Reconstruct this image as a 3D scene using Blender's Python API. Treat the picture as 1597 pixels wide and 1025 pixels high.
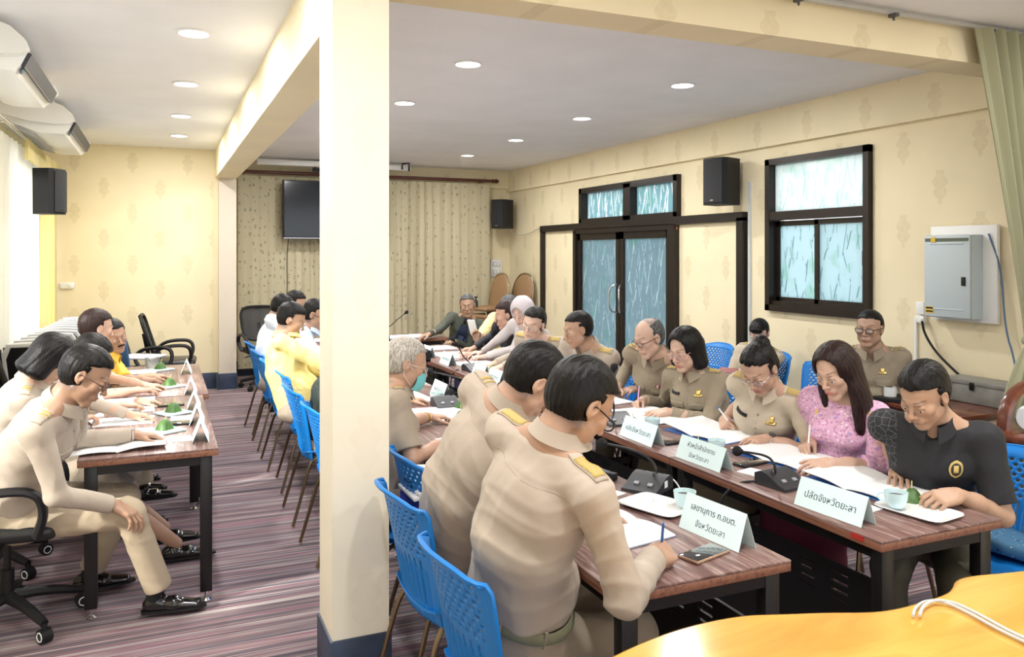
import bpy, bmesh, math, random
import numpy as np
from mathutils import Vector, Matrix, Euler
from mathutils.bvhtree import BVHTree
VOX = 1.0            # voxel scale of the figures
SC = bpy.context.scene
for _o in list(bpy.data.objects): bpy.data.objects.remove(_o)
R = math.radians
random.seed(7)

# ---------------------------------------------------------------- camera
cd = bpy.data.cameras.new('camera'); cam = bpy.data.objects.new('camera', cd); SC.collection.objects.link(cam)
cam.location = (0, 0, 1.70); cam.rotation_euler = (R(90), 0, R(-23.64))
cd.sensor_width = 36; cd.lens = 36 * 1253 / 1597
cd.shift_y = -(1025 / 2 - 395) / 1597; cd.clip_start = 0.05; cd.clip_end = 200
SC.camera = cam
# ---------------------------------------------------------------- view, world, sun, lamps
vs = SC.view_settings
vs.view_transform = 'Standard'; vs.look = 'None'; vs.gamma = 1; vs.use_curve_mapping = False
vs.exposure = 0.86
SC.cycles.max_bounces = 8; SC.cycles.diffuse_bounces = 5; SC.cycles.use_denoising = True
SC.cycles.sample_clamp_indirect = 6
W = bpy.data.worlds.new('world'); SC.world = W; W.use_nodes = True
bg = W.node_tree.nodes['Background']; bg.inputs[0].default_value = (0.93, 0.97, 1.0, 1); bg.inputs[1].default_value = 1.2
sun = bpy.data.objects.new('sun', bpy.data.lights.new('sun', 'SUN')); SC.collection.objects.link(sun)
sun.data.energy = 5.0; sun.data.angle = R(3); sun.data.color = (1, 0.97, 0.88)
sun.rotation_euler = Vector((1.0, 0.45, -0.62)).to_track_quat('-Z', 'Y').to_euler()
LAMP_W = 14.0
# downlights: X, Y of each lamp of the ceiling grid
LAMPS = [(0.18, 5.08), (0.18, 6.63), (0.18, 8.19), (0.19, 9.58),
         (1.93, 5.16), (1.93, 6.72), (1.93, 8.35), (1.93, 9.99),
         (3.69, 5.15), (3.71, 6.80), (3.73, 8.41), (3.73, 9.99)]
LAMPS_BEHIND = [(0.18, 1.9), (1.0, 1.2), (2.3, 1.5), (4.0, 1.9), (0.18, 3.5)]

# ---------------------------------------------------------------- materials
_M = {}
def nt(m): return m.node_tree.nodes, m.node_tree.links
def mat(name, col, rough=0.6, metal=0.0, bump=0.0, bscale=60, var=0.0, vscale=6, spec=0.5, alpha=1, sheen=0, coat=0, trans=0, wr=0):
    if name in _M: return _M[name]
    m = bpy.data.materials.new(name); m.use_nodes = True; N, L = nt(m)
    b = N['Principled BSDF']; b.inputs['Base Color'].default_value = (*col, 1); b.inputs['Roughness'].default_value = rough
    b.inputs['Metallic'].default_value = metal; b.inputs['Specular IOR Level'].default_value = spec
    b.inputs['Alpha'].default_value = alpha; b.inputs['Sheen Weight'].default_value = sheen; b.inputs['Coat Weight'].default_value = coat
    b.inputs['Transmission Weight'].default_value = trans
    tc = N.new('ShaderNodeTexCoord')
    if var:
        n = N.new('ShaderNodeTexNoise'); n.inputs['Scale'].default_value = vscale; n.inputs['Detail'].default_value = 4
        L.new(tc.outputs['Object'], n.inputs['Vector'])
        r = N.new('ShaderNodeMapRange'); r.inputs[1].default_value = .3; r.inputs[2].default_value = .7
        r.inputs[3].default_value = 1 - var; r.inputs[4].default_value = 1 + var
        L.new(n.outputs['Fac'], r.inputs[0])
        mx = N.new('ShaderNodeVectorMath'); mx.operation = 'SCALE'; mx.inputs[0].default_value = col
        L.new(r.outputs[0], mx.inputs['Scale']); L.new(mx.outputs[0], b.inputs['Base Color'])
    last = None
    if wr:
        n = N.new('ShaderNodeTexNoise'); n.inputs['Scale'].default_value = 7; n.inputs['Detail'].default_value = 2; n.inputs['Distortion'].default_value = 1.2
        L.new(tc.outputs['Object'], n.inputs['Vector'])
        last = N.new('ShaderNodeBump'); last.inputs['Strength'].default_value = wr; last.inputs['Distance'].default_value = 0.02
        L.new(n.outputs['Fac'], last.inputs['Height'])
    if bump:
        n = N.new('ShaderNodeTexNoise'); n.inputs['Scale'].default_value = bscale; n.inputs['Detail'].default_value = 5
        L.new(tc.outputs['Object'], n.inputs['Vector'])
        bp = N.new('ShaderNodeBump'); bp.inputs['Strength'].default_value = bump; bp.inputs['Distance'].default_value = 0.01
        L.new(n.outputs['Fac'], bp.inputs['Height'])
        if last: L.new(last.outputs[0], bp.inputs['Normal'])
        last = bp
    if last: L.new(last.outputs[0], b.inputs['Normal'])
    _M[name] = m; return m

def ramp(N, stops, interp='LINEAR'):
    r = N.new('ShaderNodeValToRGB'); c = r.color_ramp; c.interpolation = interp
    while len(c.elements) < len(stops): c.elements.new(0.5)
    for e, (p, col) in zip(c.elements, stops): e.position = p; e.color = (*col, 1)
    return r
def mathn(N, L, op, a, b=None, c=None):
    n = N.new('ShaderNodeMath'); n.operation = op
    for i, v in enumerate((a, b, c)):
        if v is None: continue
        if isinstance(v, (int, float)): n.inputs[i].default_value = v
        else: L.new(v, n.inputs[i])
    return n.outputs[0]

def wallpaper(name, axis, base=(0.85, 0.755, 0.53), mot=(0.66, 0.56, 0.36), tile=0.62, off=0.0, mo=0.75):
    """cream wallpaper with staggered palmette motifs; axis = horizontal world axis of the wall ('X' or 'Y')"""
    m = bpy.data.materials.new(name); m.use_nodes = True; N, L = nt(m); b = N['Principled BSDF']
    g = N.new('ShaderNodeNewGeometry'); s = N.new('ShaderNodeSeparateXYZ'); L.new(g.outputs['Position'], s.inputs[0])
    h = s.outputs[axis]; z = s.outputs['Z']
    A = lambda op, a, b=None, c=None: mathn(N, L, op, a, b, c)
    acc = None
    for k in range(2):      # two interleaved lattices make the stagger
        u = A('SUBTRACT', A('FRACT', A('ADD', A('DIVIDE', h, tile), 10 + off + 0.5 * k)), 0.5)
        v = A('SUBTRACT', A('FRACT', A('ADD', A('DIVIDE', z, tile), 10 + 0.5 * k)), 0.5)
        au = A('ABSOLUTE', u)
        env = A('MULTIPLY', A('ADD', A('COSINE', A('MULTIPLY', v, 6.2)), A('MULTIPLY', v, 1.1)), 0.105)            # envelope of the palmette
        wob = A('ADD', A('MULTIPLY', A('ABSOLUTE', A('SINE', A('MULTIPLY', v, 22.0))), 0.45), 0.55)
        wd = A('MULTIPLY', env, wob)
        ins = A('LESS_THAN', au, wd); lim = A('LESS_THAN', A('ABSOLUTE', v), 0.2)
        q = A('MULTIPLY', ins, lim)
        acc = q if acc is None else A('MAXIMUM', acc, q)
    n = N.new('ShaderNodeTexNoise'); n.inputs['Scale'].default_value = 2.2; L.new(g.outputs['Position'], n.inputs['Vector'])
    n2 = N.new('ShaderNodeTexNoise'); n2.inputs['Scale'].default_value = 38; n2.inputs['Detail'].default_value = 4; L.new(g.outputs['Position'], n2.inputs['Vector'])
    br = A('MULTIPLY', acc, A('MULTIPLY', n2.outputs['Fac'], mo))
    mx = N.new('ShaderNodeMix'); mx.data_type = 'RGBA'; mx.inputs[6].default_value = (*base, 1); mx.inputs[7].default_value = (*mot, 1)
    L.new(br, mx.inputs[0])
    r = ramp(N, [(0.3, (0.93, 0.93, 0.92)), (0.7, (1, 1, 1))]); L.new(n.outputs['Fac'], r.inputs[0])
    m2 = N.new('ShaderNodeMix'); m2.data_type = 'RGBA'; m2.blend_type = 'MULTIPLY'; m2.inputs[0].default_value = 1
    L.new(mx.outputs[2], m2.inputs[6]); L.new(r.outputs[0], m2.inputs[7]); L.new(m2.outputs[2], b.inputs['Base Color'])
    b.inputs['Roughness'].default_value = 0.75; b.inputs['Specular IOR Level'].default_value = 0.3
    return m

def carpet():
    m = bpy.data.materials.new('striped carpet'); m.use_nodes = True; N, L = nt(m); b = N['Principled BSDF']
    g = N.new('ShaderNodeNewGeometry')
    def noise(scx, scy, scale, det=2):
        mp = N.new('ShaderNodeMapping'); mp.inputs['Scale'].default_value = (scx, scy, 1); L.new(g.outputs['Position'], mp.inputs[0])
        n = N.new('ShaderNodeTexNoise'); n.inputs['Scale'].default_value = scale; n.inputs['Detail'].default_value = det
        L.new(mp.outputs[0], n.inputs['Vector']); return n.outputs['Fac']
    a = noise(0.12, 9, 1.6, 6)
    r1 = ramp(N, [(0.30, (0.045, 0.04, 0.055)), (0.39, (0.17, 0.13, 0.155)), (0.44, (0.115, 0.10, 0.12)), (0.48, (0.29, 0.235, 0.24)),
                  (0.52, (0.20, 0.10, 0.135)), (0.56, (0.42, 0.38, 0.37)), (0.60, (0.13, 0.12, 0.15)), (0.70, (0.24, 0.165, 0.195))]); L.new(a, r1.inputs[0])
    c = noise(0.5, 60, 2.5, 3)
    r2 = ramp(N, [(0.35, (0.5, 0.5, 0.52)), (0.5, (0.95, 0.93, 0.93)), (0.65, (1.4, 1.35, 1.3))]); L.new(c, r2.inputs[0])
    mx = N.new('ShaderNodeMix'); mx.data_type = 'RGBA'; mx.blend_type = 'MULTIPLY'; mx.inputs[0].default_value = 1
    L.new(r1.outputs[0], mx.inputs[6]); L.new(r2.outputs[0], mx.inputs[7]); L.new(mx.outputs[2], b.inputs['Base Color'])
    bp = N.new('ShaderNodeBump'); bp.inputs['Strength'].default_value = .4; bp.inputs['Distance'].default_value = .004
    L.new(c, bp.inputs['Height']); L.new(bp.outputs[0], b.inputs['Normal'])
    b.inputs['Roughness'].default_value = .9; b.inputs['Specular IOR Level'].default_value = .2
    return m

def wood(name, stops, axis=1, scale=1.0, rough=0.35, stretch=14, coat=0.0, dist=0.4):
    m = bpy.data.materials.new(name); m.use_nodes = True; N, L = nt(m); b = N['Principled BSDF']
    tc = N.new('ShaderNodeTexCoord'); mp = N.new('ShaderNodeMapping')
    sc = [stretch] * 3; sc[axis] = 0.7; mp.inputs['Scale'].default_value = sc; L.new(tc.outputs['Object'], mp.inputs[0])
    n = N.new('ShaderNodeTexNoise'); n.inputs['Scale'].default_value = scale; n.inputs['Detail'].default_value = 7; n.inputs['Distortion'].default_value = dist
    L.new(mp.outputs[0], n.inputs['Vector']); r = ramp(N, stops); L.new(n.outputs['Fac'], r.inputs[0]); L.new(r.outputs[0], b.inputs['Base Color'])
    b.inputs['Roughness'].default_value = rough; b.inputs['Coat Weight'].default_value = coat; b.inputs['Coat Roughness'].default_value = 0.08
    return m

def film_glass(name, base, line, green, lw=.022, gate_=.5):
    """frosted window film with a bamboo-thicket pattern, lit by the daylight behind it"""
    m = bpy.data.materials.new(name); m.use_nodes = True; N, L = nt(m); N.remove(N['Principled BSDF'])
    g = N.new('ShaderNodeNewGeometry'); s = N.new('ShaderNodeSeparateXYZ'); L.new(g.outputs['Position'], s.inputs[0])
    A = lambda op, a, b=None, c=None: mathn(N, L, op, a, b, c)
    acc = None
    for k, (sl, fr, ph) in enumerate(((0.16, 7.3, 0.1), (-0.21, 6.1, 0.4), (0.3, 4.7, 0.7), (-0.09, 9.1, .2))):
        nn = N.new('ShaderNodeTexNoise'); nn.inputs['Scale'].default_value = 1.3 + .4 * k; L.new(g.outputs['Position'], nn.inputs['Vector'])
        q = A('ADD', A('MULTIPLY', A('ADD', s.outputs['Y'], A('MULTIPLY', s.outputs['Z'], sl)), fr), A('MULTIPLY', nn.outputs['Fac'], .7))
        t = A('ABSOLUTE', A('SUBTRACT', A('FRACT', A('ADD', q, 10 + ph)), 0.5))
        ln = A('LESS_THAN', t, lw)
        gate = N.new('ShaderNodeTexNoise'); gate.inputs['Scale'].default_value = 5 + k; L.new(g.outputs['Position'], gate.inputs['Vector'])
        ln = A('MULTIPLY', ln, A('GREATER_THAN', gate.outputs['Fac'], gate_))
        acc = ln if acc is None else A('MAXIMUM', acc, ln)
    mx = N.new('ShaderNodeMix'); mx.data_type = 'RGBA'; mx.inputs[6].default_value = (*base, 1); mx.inputs[7].default_value = (*line, 1)
    L.new(acc, mx.inputs[0])
    n2 = N.new('ShaderNodeTexNoise'); n2.inputs['Scale'].default_value = 4; n2.inputs['Detail'].default_value = 6; L.new(g.outputs['Position'], n2.inputs['Vector'])
    r = ramp(N, [(0.56, (0, 0, 0)), (0.7, (1, 1, 1))]); L.new(n2.outputs['Fac'], r.inputs[0])
    m2 = N.new('ShaderNodeMix'); m2.data_type = 'RGBA'; m2.inputs[7].default_value = (*green, 1)
    L.new(A('MULTIPLY', r.outputs[0], .55), m2.inputs[0]); L.new(mx.outputs[2], m2.inputs[6])
    tr = N.new('ShaderNodeBsdfTranslucent'); L.new(m2.outputs[2], tr.inputs[0])
    gl = N.new('ShaderNodeBsdfGlossy'); gl.inputs['Roughness'].default_value = .15
    ms = N.new('ShaderNodeMixShader'); ms.inputs[0].default_value = .06; L.new(tr.outputs[0], ms.inputs[1]); L.new(gl.outputs[0], ms.inputs[2])
    L.new(ms.outputs[0], N['Material Output'].inputs[0]); return m

def curtain_mat(name, col, trans=0.4, flower=None, em=0):
    m = bpy.data.materials.new(name); m.use_nodes = True; N, L = nt(m); b = N['Principled BSDF']
    b.inputs['Roughness'].default_value = .85; b.inputs['Base Color'].default_value = (*col, 1); b.inputs['Sheen Weight'].default_value = .1
    if flower:
        g = N.new('ShaderNodeTexCoord'); mp = N.new('ShaderNodeMapping'); mp.inputs['Scale'].default_value = (15, 15, 9)
        L.new(g.outputs['Object'], mp.inputs[0])
        v = N.new('ShaderNodeTexVoronoi'); v.inputs['Scale'].default_value = 1.0; v.inputs['Randomness'].default_value = .55; L.new(mp.outputs[0], v.inputs['Vector'])
        w = N.new('ShaderNodeTexNoise'); w.inputs['Scale'].default_value = 34; L.new(g.outputs['Object'], w.inputs['Vector'])
        q = mathn(N, L, 'MULTIPLY', mathn(N, L, 'LESS_THAN', v.outputs['Distance'], 0.26), mathn(N, L, 'GREATER_THAN', w.outputs['Fac'], 0.5))
        mx = N.new('ShaderNodeMix'); mx.data_type = 'RGBA'; mx.inputs[6].default_value = (*col, 1); mx.inputs[7].default_value = (*flower, 1)
        L.new(q, mx.inputs[0]); L.new(mx.outputs[2], b.inputs['Base Color'])
    if trans:
        tr = N.new('ShaderNodeBsdfTranslucent'); tr.inputs[0].default_value = (*col, 1)
        ms = N.new('ShaderNodeMixShader'); ms.inputs[0].default_value = trans
        L.new(b.outputs[0], ms.inputs[1]); L.new(tr.outputs[0], ms.inputs[2]); L.new(ms.outputs[0], N['Material Output'].inputs[0])
    return m

def printed(name, base, inks, scale=26, thr=0.36):
    """patterned cloth: voronoi spots of several inks"""
    m = bpy.data.materials.new(name); m.use_nodes = True; N, L = nt(m); b = N['Principled BSDF']; b.inputs['Roughness'].default_value = .7
    tc = N.new('ShaderNodeTexCoord'); last = base; lo = None
    for i, (ink, sc, th) in enumerate(inks):
        v = N.new('ShaderNodeTexVoronoi'); v.inputs['Scale'].default_value = sc; L.new(tc.outputs['Object'], v.inputs['Vector'])
        n = N.new('ShaderNodeTexNoise'); n.inputs['Scale'].default_value = sc * 3; L.new(tc.outputs['Object'], n.inputs['Vector'])
        q = mathn(N, L, 'LESS_THAN', mathn(N, L, 'ADD', v.outputs['Distance'], mathn(N, L, 'MULTIPLY', n.outputs['Fac'], .5)), th)
        mx = N.new('ShaderNodeMix'); mx.data_type = 'RGBA'; mx.inputs[7].default_value = (*ink, 1)
        if lo: L.new(lo, mx.inputs[6])
        else: mx.inputs[6].default_value = (*base, 1)
        L.new(q, mx.inputs[0]); lo = mx.outputs[2]
    L.new(lo, b.inputs['Base Color']); return m

def skin_mat():
    if 'skin' in _M: return _M['skin']
    m = bpy.data.materials.new('skin'); m.use_nodes = True; N, L = nt(m); b = N['Principled BSDF']
    at = N.new('ShaderNodeAttribute'); at.attribute_name = 'tint'
    tc = N.new('ShaderNodeTexCoord'); n = N.new('ShaderNodeTexNoise'); n.inputs['Scale'].default_value = 30; n.inputs['Detail'].default_value = 4
    L.new(tc.outputs['Object'], n.inputs['Vector']); r = ramp(N, [(.3, (.93, .9, .9)), (.7, (1.0, 1, 1))]); L.new(n.outputs['Fac'], r.inputs[0])
    mx = N.new('ShaderNodeMix'); mx.data_type = 'RGBA'; mx.blend_type = 'MULTIPLY'; mx.inputs[0].default_value = 1
    L.new(at.outputs['Color'], mx.inputs[6]); L.new(r.outputs[0], mx.inputs[7]); L.new(mx.outputs[2], b.inputs['Base Color'])
    b.inputs['Roughness'].default_value = .48; b.inputs['Subsurface Weight'].default_value = .08
    b.inputs['Subsurface Radius'].default_value = (.012, .005, .003); b.inputs['Subsurface Scale'].default_value = 1
    bp = N.new('ShaderNodeBump'); bp.inputs['Strength'].default_value = .08; bp.inputs['Distance'].default_value = .004
    L.new(n.outputs['Fac'], bp.inputs['Height']); L.new(bp.outputs[0], b.inputs['Normal'])
    _M['skin'] = m; return m

def hair_mat(name, col, hi):
    if name in _M: return _M[name]
    m = bpy.data.materials.new(name); m.use_nodes = True; N, L = nt(m); b = N['Principled BSDF']
    tc = N.new('ShaderNodeTexCoord'); mp = N.new('ShaderNodeMapping'); mp.inputs['Scale'].default_value = (170, 170, 22)
    L.new(tc.outputs['Object'], mp.inputs[0]); n = N.new('ShaderNodeTexNoise'); n.inputs['Scale'].default_value = 1; n.inputs['Detail'].default_value = 3
    L.new(mp.outputs[0], n.inputs['Vector']); r = ramp(N, [(.35, col), (.7, hi)]); L.new(n.outputs['Fac'], r.inputs[0]); L.new(r.outputs[0], b.inputs['Base Color'])
    b.inputs['Roughness'].default_value = .42; b.inputs['Specular IOR Level'].default_value = .22
    bp = N.new('ShaderNodeBump'); bp.inputs['Strength'].default_value = .5; bp.inputs['Distance'].default_value = .004
    L.new(n.outputs['Fac'], bp.inputs['Height']); L.new(bp.outputs[0], b.inputs['Normal'])
    _M[name] = m; return m

# ---------------------------------------------------------------- mesh helpers
class MB:
    def __init__(s): s.bm = bmesh.new()
    def box(s, c, d, rot=None, bev=0.0, segs=2):
        t = bmesh.new(); bmesh.ops.create_cube(t, size=1)
        for v in t.verts: v.co = Vector((v.co.x * d[0], v.co.y * d[1], v.co.z * d[2]))
        if bev: bmesh.ops.bevel(t, geom=list(t.edges), offset=bev, segments=segs, affect='EDGES', profile=.5)
        return s.put(t, c, rot)
    def put(s, t, c=(0, 0, 0), rot=None):
        M = Matrix.Translation(Vector(c)) @ ((Euler([R(a) for a in rot]).to_matrix().to_4x4()) if rot else Matrix.Identity(4))
        me = bpy.data.meshes.new('tmp'); t.transform(M); t.to_mesh(me); s.bm.from_mesh(me); bpy.data.meshes.remove(me); t.free(); return s
    def cyl(s, a, b, r, r2=None, seg=16):
        a = Vector(a); b = Vector(b); t = bmesh.new()
        bmesh.ops.create_cone(t, cap_ends=True, segments=seg, radius1=r, radius2=r if r2 is None else r2, depth=(b - a).length)
        t.transform(Matrix.Translation((a + b) / 2) @ (b - a).to_track_quat('Z', 'Y').to_matrix().to_4x4()); return s.put(t)
    def sph(s, c, r, seg=16, sc=(1, 1, 1), rot=None):
        t = bmesh.new(); bmesh.ops.create_uvsphere(t, u_segments=seg, v_segments=max(6, seg * 2 // 3), radius=r)
        for v in t.verts: v.co = Vector((v.co.x * sc[0], v.co.y * sc[1], v.co.z * sc[2]))
        return s.put(t, c, rot)
    def tube(s, pts, r, seg=8, closed=False, sm=0, flat=None):
        P = [Vector(p) for p in pts]
        for _ in range(sm):
            Q = [] if closed else [P[0]]
            n = len(P)
            for i in range(n if closed else n - 1):
                a, b = P[i], P[(i + 1) % n]; Q += [a * .75 + b * .25, a * .25 + b * .75]
            if not closed: Q.append(P[-1])
            P = Q
        n = len(P); rings = []; up = None
        for i in range(n):
            if closed: t = P[(i + 1) % n] - P[i - 1]
            else: t = P[min(i + 1, n - 1)] - P[max(i - 1, 0)]
            t.normalize()
            if up is None:
                up = Vector((0, 0, 1)) if abs(t.z) < .9 else Vector((1, 0, 0))
            x = up - t * up.dot(t)
            if x.length < 1e-5: x = t.orthogonal()
            x.normalize(); up = x; y = t.cross(x)
            rr = r(i / (n - 1)) if callable(r) else r
            fx, fy = flat if flat else (1, 1)
            rings.append([s.bm.verts.new(P[i] + (x * math.cos(k / seg * 2 * math.pi) * fx + y * math.sin(k / seg * 2 * math.pi) * fy) * rr) for k in range(seg)])
        for i in range(n if closed else n - 1):
            A, B = rings[i], rings[(i + 1) % n]
            for k in range(seg): s.bm.faces.new((A[k], A[(k + 1) % seg], B[(k + 1) % seg], B[k]))
        if not closed:
            s.bm.faces.new(rings[0][::-1]); s.bm.faces.new(rings[-1])
        return s
    def lathe(s, prof, seg=24, c=(0, 0, 0)):
        rings = []
        for r, z in prof:
            rings.append([s.bm.verts.new((c[0] + max(r, 1e-5) * math.cos(k / seg * 2 * math.pi), c[1] + max(r, 1e-5) * math.sin(k / seg * 2 * math.pi), c[2] + z)) for k in range(seg)])
        for A, B in zip(rings, rings[1:]):
            for k in range(seg): s.bm.faces.new((A[k], A[(k + 1) % seg], B[(k + 1) % seg], B[k]))
        return s
    def prism(s, poly, axis, a, b):
        """extrude a 2-D polygon along an axis from a to b"""
        def P(u, v, w): return {'X': (w, u, v), 'Y': (u, w, v), 'Z': (u, v, w)}[axis]
        A = [s.bm.verts.new(P(u, v, a)) for u, v in poly]; B = [s.bm.verts.new(P(u, v, b)) for u, v in poly]
        n = len(poly); s.bm.faces.new(A[::-1]); s.bm.faces.new(B)
        for i in range(n): s.bm.faces.new((A[i], A[(i + 1) % n], B[(i + 1) % n], B[i]))
        return s
    def grid(s, fn, nu, nv, thick=0.0, wrap=False):
        """surface fn(u,v)->point on [0,1]^2, with an optional thickness along its normals"""
        G = [[Vector(fn(i / nu, j / nv)) for j in range(nv + 1)] for i in range(nu + 1)]
        V = [[s.bm.verts.new(p) for p in row] for row in G]
        F = lambda a, b, c, d: s.bm.faces.new((a, b, c, d))
        for i in range(nu):
            for j in range(nv): F(V[i][j], V[i + 1][j], V[i + 1][j + 1], V[i][j + 1])
        if thick:
            Wv = []
            for i in range(nu + 1):
                row = []
                for j in range(nv + 1):
                    du = G[min(i + 1, nu)][j] - G[max(i - 1, 0)][j]; dv = G[i][min(j + 1, nv)] - G[i][max(j - 1, 0)]
                    n = du.cross(dv); n = n.normalized() if n.length > 1e-9 else Vector((0, 0, 1))
                    row.append(s.bm.verts.new(G[i][j] - n * thick))
                Wv.append(row)
            for i in range(nu):
                for j in range(nv): F(Wv[i][j], Wv[i][j + 1], Wv[i + 1][j + 1], Wv[i + 1][j])
            for i in range(nu): F(V[i][0], Wv[i][0], Wv[i + 1][0], V[i + 1][0]); F(V[i][nv], V[i + 1][nv], Wv[i + 1][nv], Wv[i][nv])
            for j in range(nv): F(V[0][j], V[0][j + 1], Wv[0][j + 1], Wv[0][j]); F(V[nu][j], Wv[nu][j], Wv[nu][j + 1], V[nu][j + 1])
        return s
    def mesh(s, name, smooth=True, angle=40):
        bmesh.ops.recalc_face_normals(s.bm, faces=s.bm.faces)
        me = bpy.data.meshes.new(name); s.bm.to_mesh(me); s.bm.free()
        if smooth:
            me.polygons.foreach_set('use_smooth', [True] * len(me.polygons))
            me.set_sharp_from_angle(angle=R(angle))
        return me

def link(o): SC.collection.objects.link(o); return o
def tag(o, label=None, cat=None, group=None, kind=None):
    if label: o['label'] = label
    if cat: o['category'] = cat
    if group: o['group'] = group
    if kind: o['kind'] = kind
    return o
def ob(name, mb, m, parent=None, label=None, cat=None, group=None, kind=None, loc=None, rz=0, smooth=True, angle=40):
    me = mb.mesh(name, smooth, angle) if isinstance(mb, MB) else mb
    if m is not None and not me.materials: me.materials.append(m)
    o = link(bpy.data.objects.new(name, me))
    if parent is not None: o.parent = parent
    if loc is not None: o.location = loc
    if rz: o.rotation_euler = (0, 0, R(rz))
    return tag(o, label, cat, group, kind)
def thing(name, label, cat, loc=(0, 0, 0), rz=0, group=None, kind=None):
    o = link(bpy.data.objects.new(name, None)); o.location = loc; o.rotation_euler = (0, 0, R(rz))
    o.empty_display_size = .1
    return tag(o, label, cat, group, kind)
def dup(o, loc=None, rz=None, label=None, group=None, parent=None):
    c = o.copy(); link(c)
    if parent is not None: c.parent = parent
    for ch in o.children: dup(ch, parent=c)
    if loc is not None: c.location = loc
    if rz is not None: c.rotation_euler = (0, 0, R(rz))
    if label: c['label'] = label
    if group: c['group'] = group
    return c
# ================================================================ the room
XL, XR, YB, YB1, ZC = -1.25, 5.10, 11.75, 10.76, 3.0
wpX = wallpaper('wallpaper back', 'X'); wpY = wallpaper('wallpaper side', 'Y')
wpC = wallpaper('wallpaper column', 'X', off=.30, base=(.88, .82, .68), mot=(.76, .69, .54), mo=.35)
plaster = mat('grey plaster ceiling', (.86, .87, .91), .9, bump=.15, bscale=9, var=.03, vscale=2)
whitepl = mat('white plastic', (.82, .83, .82), .35)
offwhite = mat('off white paint', (.78, .77, .70), .5)
black = mat('black plastic', (.010, .010, .012), .5, spec=.35)
blackm = mat('black steel', (.010, .009, .010), .38, .2)
alu = mat('dark bronze aluminium', (.022, .016, .013), .38, .35)
chrome = mat('chrome', (.75, .75, .76), .18, 1)
navy = mat('navy skirting', (.03, .045, .085), .5, var=.35, vscale=9)

ob('floor', MB().box((1.9, 4.9, -.05), (6.6, 13.9, .1)), carpet(), kind='structure')
ob('ceiling', MB().box((1.9, 4.9, 3.06), (6.6, 13.9, .12)), plaster, kind='structure')
def wall_holes(name, axis, c, th, u0, u1, holes, m, zt=3.0):
    """wall in the plane axis=c, spanning u0..u1, with rectangular openings (ua,ub,za,zb)"""
    mb = MB()
    def bx(a, b, z0, z1):
        if b - a < 1e-4 or z1 - z0 < 1e-4: return
        if axis == 'X': mb.box((c + th / 2, (a + b) / 2, (z0 + z1) / 2), (abs(th), b - a, z1 - z0))
        else: mb.box(((a + b) / 2, c + th / 2, (z0 + z1) / 2), (b - a, abs(th), z1 - z0))
    p = u0
    for a, b, z0, z1 in sorted(holes):
        bx(p, a, 0, zt); bx(a, b, 0, z0); bx(a, b, z1, zt); p = b
    bx(p, u1, 0, zt)
    return ob(name, mb, m, kind='structure', smooth=False)
WIN = (4.66, 5.75, 1.21, 2.52); DOOR = (7.26, 9.43, 0.0, 2.0); TRN = (7.19, 9.29, 2.10, 2.50)
wall_holes('wall_right', 'X', XR, .14, -2, 11.9, [WIN, (7.26, 9.29, 0.0, 2.50)], wpY)
wall_holes('wall_left', 'X', XL, -.14, -2, 10.9, [(7.75, 10.35, .85, 2.62), (3.2, 6.2, .85, 2.62)], wpY)
wall_holes('wall_back', 'Y', YB1, .14, -1.25, .66, [], wpX)
wall_holes('wall_recess', 'Y', YB, .14, .66, 5.1, [], wpX)
ob('wall_recess_side', MB().box((.66, 11.25, 1.5), (.1, 1.0, 3)), wpY, kind='structure')
ob('trim_1', MB().box((5.075, 4.9, 2.835), (.05, 13.7, .33)), wpY, kind='structure')             # band under the ceiling, right wall
ob('trim_2', MB().box((2.98, 11.72, 2.86), (4.2, .06, .28)), wpX, kind='structure')
ob('column', MB().box((.725, 3.275, 1.5), (.225, .27, 3)), wpC, kind='structure', smooth=False)
ob('pilaster', MB().box((.77, 10.72, 1.5), (.21, .2, 3)), mat('beige plaster', (.62, .55, .46), .8), kind='structure')
ob('beam_side', MB().box((.755, 7.05, 2.82), (.25, 7.3, .36)), wpY, kind='structure', smooth=False)
0 and ob('beam_side_front', MB().box((.735, 1.2, 2.82), (.25, 4.0, .36)), wpY, kind='structure', smooth=False)
ob('beam_cross', MB().box((2.95, 3.28, 2.9), (4.3, .24, .22)), wpX, kind='structure', smooth=False)
ob('baseboard_column', MB().box((.725, 3.275, .095), (.245, .29, .19), bev=.004), navy, kind='structure')
ob('baseboard_back', MB().box((-.3, 10.75, .1), (1.9, .03, .2), bev=.004), navy, kind='structure')
ob('baseboard_pilaster', MB().box((.77, 10.72, .1), (.23, .22, .2), bev=.004), navy, kind='structure')
ob('baseboard_recess', MB().box((2.98, 11.735, .1), (4.2, .03, .2), bev=.004), navy, kind='structure')
ob('baseboard_right', MB().box((5.085, 3.4, .1), (.03, 5.3, .2), bev=.004), navy, kind='structure')

# ---- outside: a bright garden wall of greenery is only hinted by the film; ground plane outside
ob('ground', MB().box((2, 5, -.3), (60, 60, .2)), mat('paving outside', (.42, .42, .40), .9), kind='structure')

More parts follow.
